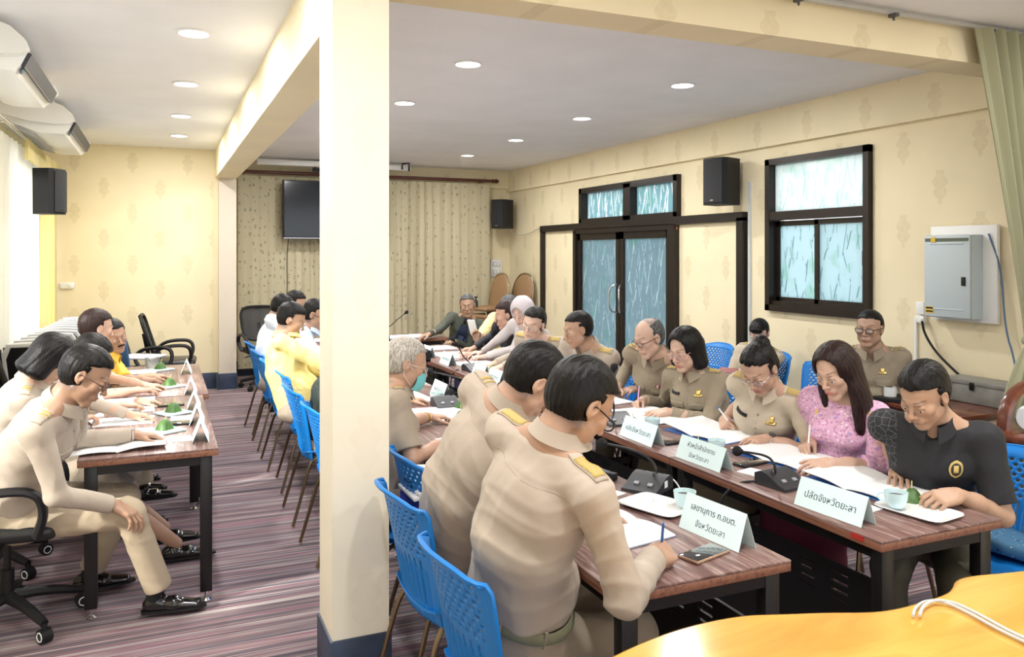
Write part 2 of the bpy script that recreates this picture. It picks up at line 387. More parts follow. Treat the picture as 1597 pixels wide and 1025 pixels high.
# ---- right wall window
filmW = film_glass('white film', (.88, .93, .92), (.60, .80, .80), (.50, .72, .62))
filmB = film_glass('blue film', (.66, .79, .83), (.28, .44, .45), (.38, .64, .52), .024)
filmT = film_glass('transom film', (.46, .64, .68), (1, 1, 1), (.35, .62, .5), .045, .45)
filmD = film_glass('door film', (.40, .50, .54), (.88, .96, .98), (.30, .50, .45), .016, .52)
def frame_x(mb, x, ya, yb, za, zb, w=.05, d=.1):
    mb.box((x, ya + w / 2, (za + zb) / 2), (d, w, zb - za)).box((x, yb - w / 2, (za + zb) / 2), (d, w, zb - za))
    mb.box((x, (ya + yb) / 2, za + w / 2), (d, yb - ya, w)).box((x, (ya + yb) / 2, zb - w / 2), (d, yb - ya, w)); return mb
w1 = thing('window_1', 'dark aluminium sliding window with white bamboo film panes', 'window', (5.1, 5.2, 1.18), kind='structure')
def lp(mb, t):      # shift to the thing's own coordinates
    mb.bm.transform(Matrix.Translation(-Vector(t.location))); return mb
fb = frame_x(MB(), 5.12, 4.62, 5.79, 1.18, 2.55, .055, .14); fb.box((5.12, 5.2, 2.035), (.13, 1.1, .075)); fb.box((5.13, 5.2, 1.245), (.1, 1.1, .05))
ob('window_frame', lp(fb, w1), alu, w1)
g = ob('window_sash', lp(frame_x(MB(), 5.12, 4.68, 5.235, 1.26, 1.99, .045, .035), w1), alu, w1); g2 = ob('window_sash', lp(frame_x(MB(), 5.155, 5.19, 5.74, 1.26, 1.99, .045, .035), w1), alu, w1)
ob('pane', lp(MB().box((5.12, 4.957, 1.625), (.006, .47, .65)), w1), filmB, g); ob('pane', lp(MB().box((5.155, 5.465, 1.625), (.006, .47, .65)), w1), filmB, g2)
ob('pane', lp(MB().box((5.13, 5.2, 2.285), (.006, 1.07, .43)), w1), filmW, w1)
ob('handle', lp(MB().box((5.095, 4.705, 1.66), (.02, .02, .12), bev=.004), w1), black, g)
# ---- transom over the doors, partition frame, doors
w2 = thing('window_2', 'dark framed transom of two filmed panes above the double door', 'window', (5.1, 8.2, 2.08), kind='structure')
fb = frame_x(MB(), 5.11, 7.14, 9.33, 2.075, 2.545, .07, .14); fb.box((5.11, 8.15, 2.3), (.14, .16, .45))
ob('window_frame', lp(fb, w2), alu, w2)
ob('pane', lp(MB().box((5.14, 7.65, 2.30), (.006, .9, .36)), w2), filmT, w2); ob('pane', lp(MB().box((5.14, 8.74, 2.30), (.006, 1.05, .36)), w2), filmT, w2)
pf = MB()
pf.box((5.085, 8.29, 2.05), (.10, 4.42, .085)).box((5.085, 6.125, 1.02), (.10, .09, 2.04)).box((5.085, 10.455, 1.02), (.10, .075, 2.04))
ob('trim_3', pf, alu, kind='structure')
pn = MB().box((5.095, 6.7, 1.0), (.012, 1.07, 2.0)).box((5.095, 9.95, 1.0), (.012, .95, 2.0)); ob('wall_partition', pn, wallpaper('wallpaper panel', 'Y', base=(.90, .80, .56), off=.2), kind='structure')
d1 = thing('door_1', 'double glass door in dark aluminium with frosted bamboo film', 'door', (5.1, 8.35, 0), kind='structure')
fb = MB().box((5.10, 7.225, 1.0), (.16, .13, 2.0)).box((5.10, 9.45, 1.0), (.13, .07, 2.0)).box((5.1, 8.35, 1.985), (.13, 2.2, .06))
ob('door_frame', lp(fb, d1), alu, d1)
for a, b, hy in ((7.29, 8.335, 8.26), (8.345, 9.415, 8.42)):
    lf = ob('door_leaf', lp(frame_x(MB(), 5.09, a, b, .02, 1.955, .085, .05).box((5.09, (a + b) / 2, .12), (.05, b - a, .14)), d1), alu, d1)
    ob('pane', lp(MB().box((5.09, (a + b) / 2, 1.03), (.008, b - a - .15, 1.72)), d1), filmD, lf)
    s = 1 if hy < 8.3 else -1
    ob('handle', lp(MB().tube([(5.06, hy + .02 * s, 1.32), (5.01, hy - .0 * s, 1.31), (4.985, hy - .03 * s, 1.25), (4.98, hy - .04 * s, 1.15), (4.985, hy - .03 * s, 1.05), (5.01, hy, .99), (5.06, hy + .02 * s, .98)], .011, sm=2), d1), chrome, lf)
ob('door_latch', lp(MB().box((5.055, 7.2, 1.97), (.012, .09, .035)), d1), mat('orange latch', (.55, .2, .08), .5), d1)

# ---- left wall windows (daylight behind the thin curtains)
for k, (a, b) in enumerate(((7.75, 10.35), (3.2, 6.2))):
    w = thing('window_%d' % (k + 3), 'white framed window behind the pale curtains', 'window', (-1.3, (a + b) / 2, .85), kind='structure')
    fb = frame_x(MB(), -1.32, a, b, .85, 2.62, .05, .06)
    for q in (1, 2): fb.box((-1.32, a + (b - a) * q / 3, 1.735), (.05, .05, 1.7))
    ob('window_frame', lp(fb, w), whitepl, w)
    ob('pane', lp(MB().box((-1.32, (a + b) / 2, 1.735), (.006, b - a - .1, 1.7)), w), mat('clear glass', (1, 1, 1), .02, trans=1, alpha=.25), w)

# ================================================================ curtains
def curtain(x0, x1, z0, z1, amp, wl, seed, axis='X', c=0.0, wave=0.0, nz=18, thick=.004, pleat=1.0):
    rnd = random.Random(seed); ph = [rnd.uniform(0, 6) for _ in range(6)]
    n = int((x1 - x0) / wl * 10)
    def fn(u, v):
        s = x0 + (x1 - x0) * u; z = z0 + (z1 - z0) * v
        q = s / wl * 2 * math.pi + .9 * math.sin(s * 3.1 + ph[0]) + .25 * math.sin(v * 5 + s * 4 + ph[1])
        a = amp * (0.55 + .45 * math.sin(s * 2.3 + ph[2])) * (1.0 - .35 * v * pleat)
        d = a * math.sin(q) + .3 * a * math.sin(2.3 * q + ph[3]) + wave * math.sin(v * 3 + s * 5)
        return (s + .3 * a * math.cos(q), c + d, z) if axis == 'X' else (c + d, s + .3 * a * math.cos(q), z)
    return MB().grid(fn, n, nz, thick)
cb = curtain_mat('flowered beige curtain', (.60, .54, .37), .12, flower=(.30, .30, .20))
t = thing('curtain', 'long beige curtain with small flower print hanging across the end wall', 'curtain', (2.9, 11.5, .02))
ob('cloth', lp(curtain(.97, 3.35, .12, 2.765, .042, .13, 3, c=11.52), t), cb, t)
ob('cloth', lp(curtain(3.33, 4.66, .12, 2.765, .045, .15, 8, c=11.50), t), cb, t)
rings = MB()
for i in range(58): rings.tube([(.98 + i * .0635 + .016 * math.cos(a), 11.5, 2.79 + .022 * math.sin(a)) for a in [k * 1.047 for k in range(6)]], .003, 5, closed=True)
ob('ring', lp(rings, t), mat('brass ring', (.6, .55, .4), .3, .8), t, kind='stuff')
rod = thing('curtain_rod', 'dark red wooden rod with finial above the flowered curtain', 'curtain rod', (2.9, 11.5, 2.81))
redw = mat('dark red wood', (.10, .028, .018), .4)
ob('rod', lp(MB().cyl((.9, 11.5, 2.815), (4.70, 11.5, 2.815), .024), rod), redw, rod)
_f = MB().lathe([(0, 0), (.03, .005), (.034, .02), (.02, .035), (.036, .06), (.03, .09), (.012, .11), (0, .115)]); _f.bm.transform(Matrix.Translation((1.80, 0, .005)) @ Matrix.Rotation(R(90), 4, 'Y')); ob('finial', _f, redw, rod)
for x in (1.05, 2.9, 4.55): ob('bracket', lp(MB().box((x, 11.6, 2.815), (.035, .2, .05), bev=.004), rod), redw, rod)

yc = curtain_mat('thin yellow curtain', (.88, .80, .48), .55)
wc = curtain_mat('sheer white curtain', (.93, .93, .90), .7)
t = thing('curtain', 'pale yellow curtain glowing in daylight on the left wall beside the folded chairs', 'curtain', (-1.1, 9.5, .1))
ob('cloth', lp(curtain(9.55, 10.62, .12, 2.70, .04, .15, 5, 'Y', -1.10), t), yc, t)
ob('valance', lp(curtain(8.05, 10.62, 2.52, 2.70, .03, .16, 6, 'Y', -1.06, nz=4), t), yc, t)
t = thing('curtain', 'sheer white curtain over the window at the far left edge', 'curtain', (-1.13, 8.2, .1))
ob('cloth', lp(curtain(7.3, 9.5, .12, 2.66, .035, .2, 9, 'Y', -1.14), t), wc, t)
t = thing('curtain_rod', 'ribbed silver curtain rail at the top of the left wall window', 'curtain rod', (-1.1, 8.6, 2.72))
ob('rail', lp(MB().cyl((-1.1, 6.9, 2.73), (-1.1, 10.66, 2.73), .018), t), chrome, t)
for y in (7.2, 10.6): ob('bracket', lp(MB().box((-1.17, y, 2.73), (.14, .02, .05)), t), chrome, t)

# tied-back divider curtain at the right
olive = curtain_mat('olive green curtain', (.37, .37, .235), .12)
def tied(u, v):
    z = .05 + 2.91 * v; zt = 1.16
    if z > zt:
        k = (z - zt) / (2.96 - zt); l = 4.60 - .43 * k ** 1.15; r = 4.72 + .36 * k ** .8
    else:
        k = (zt - z) / zt; l = 4.60 - .36 * min(1, k * 1.6) ** .7; r = 4.74 + .25 * min(1, k * 1.5)
    s = l + (r - l) * u; w = r - l
    q = u * 2 * math.pi * 9 + .6 * math.sin(u * 9)
    amp = .028 * min(1, .35 + w * .9)
    return (s, 3.06 + amp * math.sin(q) + .012 * math.sin(2.1 * q + 1) - .04 * (1 - abs(2 * u - 1)) * (1 if abs(z - zt) < .3 else .5), z)
t = thing('curtain', 'olive green curtain tied back at the right edge beside the electrical box', 'curtain', (4.6, 3.06, .05))
ob('cloth', lp(MB().grid(tied, 150, 60, .004), t), olive, t)
ob('tieback', lp(MB().tube([(4.57, 3.02, 1.19), (4.6, 2.98, 1.15), (4.68, 2.965, 1.13), (4.76, 2.99, 1.16), (4.78, 3.06, 1.2), (4.7, 3.12, 1.2), (4.6, 3.1, 1.2)], .017, closed=True, sm=2, flat=(1.6, .7)), t), olive, t)
t = thing('curtain_track', 'white curtain track with clips along the ceiling of the cross beam', 'curtain track', (3.2, 3.1, 2.97))
ob('track', lp(MB().box((2.95, 3.10, 2.975), (4.3, .035, .022), bev=.004), t), mat('grey rail', (.5, .5, .5), .4, .4), t)
for x in (2.05, 2.9, 3.55, 4.3): ob('clip', lp(MB().box((x, 3.08, 2.957), (.03, .05, .018), bev=.003).cyl((x, 3.08, 2.955), (x, 3.08, 2.93), .006), t), mat('dark clip', (.08, .08, .08), .5), t)

# ================================================================ ceiling lamps
lampglow = bpy.data.materials.new('lamp diffuser'); lampglow.use_nodes = True
_b = lampglow.node_tree.nodes['Principled BSDF']; _b.inputs['Emission Color'].default_value = (1, .98, .95, 1); _b.inputs['Emission Strength'].default_value = 6
trimM = mat('lamp trim', (.85, .85, .85), .4)
def where(x, y): return ('over the left tables' if x < 1 else 'in the middle row' if x < 3 else 'along the right hand wall')
order = {0: 'nearest', 1: 'second nearest', 2: 'third', 3: 'farthest'}
cnt = {}
ldat = None
first = None
for (x, y) in LAMPS + LAMPS_BEHIND:
    col = where(x, y); k = cnt.get(col, 0); cnt[col] = k + 1
    lab = 'round recessed ceiling downlight %s, %s of its row' % (col, order.get(k, 'behind'))
    if (x, y) in LAMPS_BEHIND: lab = 'round recessed downlight behind the camera, %s' % ['over the left aisle', 'over the yellow desk', 'right of the desk', 'by the divider curtain', 'beside the front of the column'][LAMPS_BEHIND.index((x, y))]
    if first is None:
        first = t = thing('ceiling_downlight', lab, 'ceiling light', (x, y, 3.0), group='recessed downlights')
        ob('trim_ring', MB().lathe([(.088, 0), (.098, -.002), (.098, -.008), (.086, -.012), (.08, -.004), (.088, 0)], 32), trimM, t)
        ob('diffuser', MB().lathe([(0, -.005), (.081, -.005), (.081, -.002), (0, -.002)], 32), lampglow, t)
    else: t = dup(first, (x, y, 3.0), 0, lab, 'recessed downlights')
    if ldat is None:
        ldat = bpy.data.lights.new('downlight glow', 'AREA'); ldat.shape = 'DISK'; ldat.size = .15; ldat.energy = LAMP_W; ldat.color = (1, .985, .955)
    l = link(bpy.data.objects.new('downlight_glow', ldat)); l.location = (x, y, 2.985); l.parent = None

# ================================================================ things on the walls and ceiling
def speaker(loc, rz, label, side=1):
    """loudspeaker; +x of the thing points into the room"""
    t = thing('wall_speaker', label, 'loudspeaker', loc, rz, 'black loudspeakers on the walls')
    prof = [(-.02, -.13), (.20, -.13), (.235, -.10), (.25, 0), (.235, .10), (.20, .13), (-.02, .13)]
    ob('cabinet', MB().prism(prof, 'Z', -.22, .22), black, t)
    ob('grille', MB().grid(lambda u, v: (.238 + .022 * math.cos((u - .5) * 2.4), (u - .5) * .20, -.20 + .40 * v), 14, 3, .004), mat('speaker mesh', (.02, .021, .025), .7, bump=.6, bscale=300), t)
    ob('badge', MB().box((.262, 0, -.18), (.004, .03, .01)), chrome, t)
    ob('bracket', MB().box((-.08, 0, 0), (.12, .05, .12), bev=.006).cyl((-.05, 0, -.16), (-.05, 0, .16), .016), black, t)
    return t
speaker((4.965, 6.22, 2.375), 200, 'large black loudspeaker on the right wall between door and window')
speaker((4.90, 11.45, 2.30), 215, 'small looking black loudspeaker high in the far right corner')
speaker((-1.11, 9.05, 2.30), -25, 'black loudspeaker on the left wall under the air conditioners')

def aircon(y0, y1, label):
    t = thing('air_conditioner', label, 'air conditioner', (-.95, (y0 + y1) / 2, 2.95), 0, 'ceiling air conditioners on the left')
    L0, L1 = (y0 - y1) / 2, (y1 - y0) / 2
    body = [(-.30, .0), (.16, .0), (.22, -.035), (.265, -.10), (.27, -.12), (.235, -.20), (.20, -.235), (.02, -.235), (-.2, -.16), (-.30, -.10)]
    ob('housing', MB().prism([(a, b) for a, b in body], 'Y', L0 + .03, L1 - .03), whitepl, t)
    cap = [(-.30, .02), (.12, .02), (.20, -.01), (.27, -.075), (.285, -.12), (.25, -.155), (.14, -.165), (-.05, -.15), (-.30, -.09)]
    ob('end_cap', MB().prism(cap, 'Y', L0 - .05, L0 + .035), whitepl, t); ob('end_cap', MB().prism(cap, 'Y', L1 - .035, L1 + .05), whitepl, t)
    ob('outlet', MB().box((.262, 0, -.165), (.02, L1 * 2 - .14, .085), rot=(0, 25, 0)), mat('dark outlet', (.03, .03, .035), .5), t)
    for k in range(3):
        ob('louver', MB().box((.272 - k * .012, 0, -.135 - k * .032), (.022, L1 * 2 - .16, .005), rot=(0, 55, 0)), mat('louver', (.32, .31, .29), .4), t)
    ob('badge', MB().cyl((.232, L0 + .14, -.205), (.242, L0 + .14, -.21), .03), mat('blue grey badge', (.06, .10, .15), .4), t)
    gr = MB()
    for k in range(24): gr.box((-.14, L0 + .12 + k * (L1 * 2 - .24) / 24, -.205), (.24, .012, .012), rot=(0, 17, 0))
    ob('intake_grille', gr, mat('grille', (.55, .55, .52), .5), t)
    ob('hanger', MB().box((-.02, L0 + .02, .035), (.3, .04, .03)), whitepl, t)
aircon(5.15, 6.50, 'white ceiling air conditioner nearest the camera at the top left corner')
aircon(7.75, 9.45, 'white ceiling air conditioner farther along the left wall')

tv = thing('television', 'large black flat television hanging in front of the flowered curtain', 'television', (2.25, 11.32, 2.3))
ob('bezel', MB().box((0, 0, 0), (1.44, .05, .81), bev=.008), black, tv)
ob('screen', MB().box((0, -.027, .008), (1.40, .004, .765)), mat('dark screen', (.012, .016, .022), .12), tv)
ob('chin', MB().box((0, -.026, -.392), (1.42, .006, .012)), mat('silver strip', (.5, .5, .55), .3, .8), tv)
ob('mount', MB().box((-.18, .02, .56), (.26, .05, .05)).box((-.06, .02, .5), (.04, .04, .24)).box((-.28, 0, .58), (.03, .09, .04)), black, tv)
tag(ob('television_cable', MB().tube([(1.62, 11.40, 1.9), (1.60, 11.42, 1.6), (1.61, 11.42, 1.2), (1.57, 11.42, .6), (1.56, 11.42, .2)], .006, sm=2), black), 'thin black cable running down the curtain below the television', 'cable')
t = thing('projector_screen', 'white rolled up projector screen case under the ceiling at the end wall', 'projector screen', (2.25, 11.25, 2.93))
ob('case', MB().box((0, 0, 0), (2.1, .09, .08), bev=.015), whitepl, t)
for x in (-1.05, 1.05): ob('end_cap', MB().box((x, 0, 0), (.03, .1, .09), bev=.01), offwhite, t)
ob('bracket', MB().tube([(.93, -.06, -.03), (.93, -.06, .05), (1.03, -.06, .065), (1.03, -.06, -.05)], .012), black, t)
t = thing('switch_panel', 'white switch panel on the end wall above the stacked banquet chairs', 'switch panel', (4.86, 11.73, 1.465))
ob('plate', MB().box((0, 0, 0), (.2, .03, .27), bev=.006), whitepl, t)
for z in (.06, -.065):
    f = ob('socket', MB().box((0, -.018, z), (.13, .012, .075), bev=.004), mat('light grey plastic', (.66, .67, .68), .4), t)
    for x in (-.03, .03): ob('rocker', MB().box((x, -.027, z), (.03, .008, .045), bev=.003), whitepl, f)
t = thing('wall_socket', 'small white socket plate on the yellow end wall beside the curtain', 'socket', (-1.0, 10.74, 1.32))
ob('plate', MB().box((0, 0, 0), (.15, .02, .075), bev=.005), whitepl, t); ob('outlet', MB().box((.02, -.012, 0), (.04, .006, .04), bev=.002), offwhite, t)
tag(ob('speaker_cable', MB().tube([(4.95, 11.4, 2.1), (4.97, 11.35, 2.0), (5.03, 11.2, 1.97), (5.05, 10.9, 1.99), (5.06, 10.5, 2.08)], .006, sm=2), mat('grey cable', (.45, .42, .36), .5)), 'thin cable sagging from the corner loudspeaker to the door partition', 'cable')
# electrical box
eb = mat('pale grey enamel', (.50, .58, .62), .35); 
t = thing('electrical_box', 'grey electrical distribution box with yellow warning label on the right wall', 'electrical box', (5.02, 3.85, 1.54))
ob('backplate', MB().box((.05, -.03, .02), (.03, .5, .66), bev=.004), whitepl, t)
ob('housing', MB().box((0, .0, 0), (.14, .36, .57), bev=.008), eb, t)
dd = ob('box_door', MB().box((-.078, .0, 0), (.016, .35, .56), bev=.006).box((-.087, 0, .225), (.006, .26, .012), bev=.003).box((-.087, 0, -.225), (.006, .26, .012), bev=.003), eb, t)
ob('latch', MB().box((-.09, -.13, -.03), (.012, .028, .06), bev=.003), black, dd)
ob('name_strip', MB().box((-.0875, 0, .252), (.003, .33, .022)), mat('olive strip', (.10, .13, .08), .5), dd)
ob('emblem', MB().box((-.09, .10, .252), (.003, .035, .035)), mat('yellow mark', (.72, .50, .05), .5), dd)
wl = ob('warning_label', MB().box((-.0875, .13, -.235), (.003, .065, .045)), mat('yellow mark', (.8, .6, .05), .5), dd)
ob('label_print', MB().box((-.0895, .13, -.222), (.002, .055, .012)).box((-.0895, .13, -.245), (.002, .055, .01)), black, wl)
t = thing('wall_outlet', 'white double outlet beside the lower corner of the electrical box', 'socket', (5.08, 4.17, 1.27))
ob('plate', MB().box((0, 0, .03), (.03, .07, .09), bev=.005).box((0, -.0, -.05), (.04, .07, .05), bev=.004), whitepl, t)
ob('plug', MB().box((-.035, -.03, -.06), (.04, .03, .03), bev=.004), whitepl, t)
tag(ob('power_cable', MB().tube([(5.03, 4.12, 1.21), (5.04, 4.11, 1.12), (5.05, 4.02, .99), (5.05, 3.86, .87), (5.06, 3.70, .76), (5.0, 3.55, .66), (4.97, 3.5, .5), (4.97, 3.46, .3)], .0085, sm=3), black), 'black cable hanging from the outlet down to the console table', 'cable')
tag(ob('power_cable', MB().tube([(5.04, 3.62, 1.83), (5.07, 3.55, 1.6), (5.06, 3.52, 1.2), (5.06, 3.45, 1.0), (5.05, 3.4, .6), (5.05, 3.4, .1)], .006, sm=2), mat('blue cable', (.08, .16, .28), .5)), 'thin blue cable running down from the electrical box behind the curtain', 'cable')
tag(ob('cable_duct', MB().box((5.088, 4.22, .62), (.018, .02, 1.2)), whitepl), 'thin white cable duct down the wall under the outlet', 'cable duct')
tag(ob('cable_duct', MB().box((5.09, 6.04, 1.2), (.02, .03, 2.35)), mat('pale blue duct', (.62, .66, .68), .5)), 'pale vertical pipe beside the door partition below the loudspeaker', 'cable duct')
# ================================================================ tables
walnut = wood('walnut table top', [(.28, (.075, .036, .032)), (.42, (.15, .078, .068)), (.475, (.20, .115, .10)), (.50, (.34, .25, .225)), (.53, (.16, .085, .075)), (.60, (.21, .125, .11)), (.72, (.30, .21, .185))], 1, 1.5, .34, 12)
edgew = wood('walnut edge', [(.3, (.14, .05, .03)), (.55, (.27, .12, .075)), (.75, (.19, .08, .05))], 1, 2, .4, 30)
def table(x0, x1, y0, y1, label, group, panel=0, z=.75):
    cx_, cy_ = (x0 + x1) / 2, (y0 + y1) / 2; w, d = x1 - x0, y1 - y0
    t = thing('meeting_table', label, 'table', (cx_, cy_, 0), 0, group)
    tp = ob('tabletop', MB().box((0, 0, z - .0045), (w, d - .004, .009), bev=.002), walnut, t)
    ob('edge_band', MB().box((0, 0, z - .022), (w - .001, d - .005, .027), bev=.002), edgew, tp)
    ob('frame', MB().box((-w / 2 + .05, 0, z - .06), (.03, d - .1, .04)).box((w / 2 - .05, 0, z - .06), (.03, d - .1, .04)).box((0, -d / 2 + .04, z - .06), (w - .1, .03, .04)).box((0, d / 2 - .04, z - .06), (w - .1, .03, .04)).box((0, d / 2 - .05, .42), (w - .1, .02, .04)), blackm, t)
    for sx in (-1, 1):
        for sy in (-1, 1):
            lg = ob('leg', MB().box((sx * (w / 2 - .055), sy * (d / 2 - .045), (z - .04 + .05) / 2), (.055, .045, z - .09), bev=.003), blackm, t)
            ob('foot_pad', MB().lathe([(0, 0), (.022, 0), (.024, .006), (.014, .014), (.008, .02), (.008, .05), (0, .05)], 16, (sx * (w / 2 - .055), sy * (d / 2 - .045), 0)), chrome, lg)
    if panel:
        px = panel * (w / 2 - .11); mb = MB()
        zz0, zz1 = .12, .56; ys = -d / 2 + .06; ye = d / 2 - .06; hs = .012
        # panel with two groups of slits near its top
        n = 8; mb.box((px, 0, (zz0 + .43) / 2), (.012, ye - ys, .43 - zz0)); mb.box((px, 0, (zz1 + .53) / 2), (.012, ye - ys, zz1 - .53))
        cols = [(ys, -.36), (-.28, -.20), (-.12, .12), (.20, .28), (.36, ye)]
        for a, b in cols: mb.box((px, (a + b) / 2, .48), (.012, b - a, .1))
        for a, b in ((-.36, -.28), (-.20, -.12), (.12, .20), (.28, .36)):
            for k in range(3): mb.box((px, (a + b) / 2, .445 + k * .033), (.012, b - a, .022))
        ob('modesty_panel', mb, blackm, t)
    return t
edges = [1.93, 3.13, 4.33, 5.53, 6.73, 7.93]
nth = ['nearest', 'second', 'third', 'fourth', 'farthest']
for i in range(5):
    a, b = edges[i], edges[i + 1]
    rt = table(2.17, 2.76, a, b, 'dark walnut meeting table in the right hand row, %s to the yellow desk' % nth[i], 'walnut tables of the right row', -1)
    table(1.165, 1.79, a, b, 'dark walnut meeting table in the centre row, %s to the yellow desk' % nth[i], 'walnut tables of the centre row', 1)
    if i == 0: ob('sticker', MB().box((-.2965, -.5, .736), (.002, .055, .018)), mat('red sticker', (.42, .03, .025), .5), rt)
table(1.0, 1.98, 8.6, 9.2, 'walnut head table at the far end beside the column', 'walnut head tables at the far end')
table(2.0, 2.98, 8.6, 9.2, 'walnut head table in front of the man in green jacket', 'walnut head tables at the far end')
table(-.35, .26, 4.16, 5.78, 'walnut table nearest in the left group, with the bare wooden end', 'walnut tables of the left group')
table(-.32, .30, 5.80, 7.42, 'farther table of the left group, shining under white papers', 'walnut tables of the left group')

# ---- foreground desk with a live edge
yw = wood('yellow lacquered wood', [(.2, (.48, .20, .025)), (.45, (.70, .35, .06)), (.6, (.80, .43, .09)), (.75, (.66, .30, .04)), (.9, (.42, .16, .02))], 0, 1.0, .16, 5, coat=.8, dist=1.6)
P = [(.70, 1.55), (.965, 1.645), (1.13, 1.69), (1.27, 1.705), (1.41, 1.695), (1.50, 1.66), (1.62, 1.62), (1.72, 1.575), (1.80, 1.56), (1.93, 1.565), (2.02, 1.575), (2.075, 1.60), (2.12, 1.63), (2.19, 1.635), (2.33, 1.60), (2.62, 1.56), (2.8, 1.5), (2.85, 1.0), (2.8, .55), (2.2, .5), (1.6, .48), (1.0, .5), (.6, .55), (.55, 1.1)]
def smooth_closed(p, n=3):
    for _ in range(n):
        q = []
        for i in range(len(p)):
            a, b = p[i], p[(i + 1) % len(p)]; q += [(a[0] * .75 + b[0] * .25, a[1] * .75 + b[1] * .25), (a[0] * .25 + b[0] * .75, a[1] * .25 + b[1] * .75)]
        p = q
    return p
t = thing('live_edge_desk', 'glossy yellow wooden desk with wavy natural edge in the foreground', 'desk', (1.7, 1.1, 0))
sp = [(a - 1.7, b - 1.1) for a, b in smooth_closed(P, 2)]
o = ob('desktop', MB().prism(sp, 'Z', .69, .75), yw, t, angle=30); m = o.modifiers.new('bevel', 'BEVEL'); m.width = .012; m.segments = 3; m.limit_method = 'ANGLE'
for x in (-.85, .85):
    for y in (-.4, .25): ob('leg', MB().cyl((x, y, .0), (x * .97, y * .95, .69), .06, .05), yw, t)

# ================================================================ blue plastic chair
blueP = mat('blue plastic', (.008, .20, .62), .36, bump=.02, bscale=200)
legM = mat('bronze tube', (.22, .16, .10), .28, .9)
def blue_back():
    bm = bmesh.new(); nu, nv = 46, 44; V = {}
    for i in range(nu + 1):
        for j in range(nv + 1):
            u = (i / nu - .5) * 2; v = j / nv
            hw = .185 + .045 * min(1, v * 1.5) - .012 * max(0, v - .85) / .15
            z = .40 + .455 * v - (.035 * abs(u) ** 3 if v > .9 else 0) * ((v - .9) / .1 if v > .9 else 0)
            y = u * hw
            x = -.205 - .09 * v - .015 * v * v + .055 * u * u * (.5 + .5 * v) + (-.022 * ((v - .93) / .07) if v > .93 else 0)
            if v < .45 and 4 < i < nu - 4: x += .003 * (1 if i % 2 else -1)
            V[i, j] = bm.verts.new((x, y, z))
    for i in range(nu):
        for j in range(nv):
            hole = False
            if 24 <= j <= 39 and 5 <= i < nu - 5:
                row = (j - 24) // 2
                if (j - 24) % 2 == 0 and (i + (row % 2) * 2) % 4 in (0, 1): hole = True
            if 4 <= j <= 21 and 5 <= i < nu - 5 and i % 2 == 0 and j not in (4,): hole = (i % 4 == 0)
            if not hole: bm.faces.new((V[i, j], V[i, j + 1], V[i + 1, j + 1], V[i + 1, j]))
    mb = MB(); mb.bm.free(); mb.bm = bm; return mb
def blue_chair(label, loc, rz, group):
    t = thing('blue_chair', label, 'chair', loc, rz, group)
    o = ob('backrest', blue_back(), blueP, t); s = o.modifiers.new('solid', 'SOLIDIFY'); s.thickness = .006; s.offset = 0
    rim = [(-.205 - .09 * v - .015 * v * v + .055 * (.5 + .5 * v), -(.185 + .045 * min(1, v * 1.5)), .40 + .455 * v) for v in (0, .25, .5, .75, .93)]
    top = [(-.332 + .055 * u * u, u * .222, .853 - .035 * abs(u) ** 3) for u in (-.9, -.6, -.3, 0, .3, .6, .9)]
    rim2 = [(a, -b, c) for a, b, c in rim[::-1]]
    ob('rim', MB().tube(rim + top + rim2, .008, 6, sm=1, flat=(1, 1)), blueP, o)
    def seat(u, v):
        a = (u - .5) * 2; b = v * 2 - 1
        return (.22 * b * (1 - .06 * a * a) + .0, .215 * a * (1 - .08 * b * b), .452 - .022 * (1 - a * a) * (1 - b * b * .5) - (.035 * (b - .75) / .25 if b > .75 else 0) + .012 * a ** 4)
    ob('seat', MB().grid(seat, 20, 20, -.008), blueP, t)
    ob('skirt', MB().tube([(-.2, -.19, .43), (.16, -.2, .43), (.2, -.15, .42), (.2, .15, .42), (.16, .2, .43), (-.2, .19, .43)], .014, 6, sm=1, closed=True), blueP, o)
    for s_ in (-1, 1):
        ob('leg', MB().tube([(.15, s_ * .17, .42), (.19, s_ * .19, .40), (.225, s_ * .205, .2), (.24, s_ * .21, .01)], .010, 8, sm=2), legM, t)
        ob('leg', MB().tube([(-.12, s_ * .17, .42), (-.19, s_ * .19, .40), (-.245, s_ * .205, .2), (-.30, s_ * .215, .01)], .010, 8, sm=2), legM, t)
    ob('brace', MB().tube([(.17, -.18, .405), (.17, .18, .405)], .008, 6).tube([(-.16, -.18, .405), (-.16, .18, .405)], .008, 6), legM, t)
    return t
G1 = 'blue plastic chairs of the centre row'; G2 = 'blue plastic chairs of the right row'; G3 = 'blue plastic chairs along the right wall'
bc = blue_chair('blue plastic chair of the man in dark glasses, nearest the camera', (1.03, 2.20, 0), 3, G1)
C_CH = [(1.06, 2.85, 4, 'blue plastic chair second from the yellow desk, under the young man in khaki'),
        (1.08, 3.62, 0, 'blue plastic chair under the grey haired woman in a face mask, holding a binder'),
        (1.06, 4.60, 3, 'blue plastic chair half hidden by the column, nearest of those seen left of it'),
        (1.05, 5.30, 0, 'blue plastic chair behind the person in the dark green jacket'),
        (1.09, 6.02, -3, 'blue plastic chair under the man in the yellow shirt'),
        (1.06, 6.66, 0, 'blue plastic chair behind the yellow shirted man, third from the end wall side'),
        (1.06, 7.35, 0, 'blue plastic chair second from the far end of the centre row'),
        (1.07, 8.05, 4, 'blue plastic chair at the far end of the centre row by the office chair')]
for x, y, r_, lab in C_CH: dup(bc, (x, y, 0), r_, lab, G1)
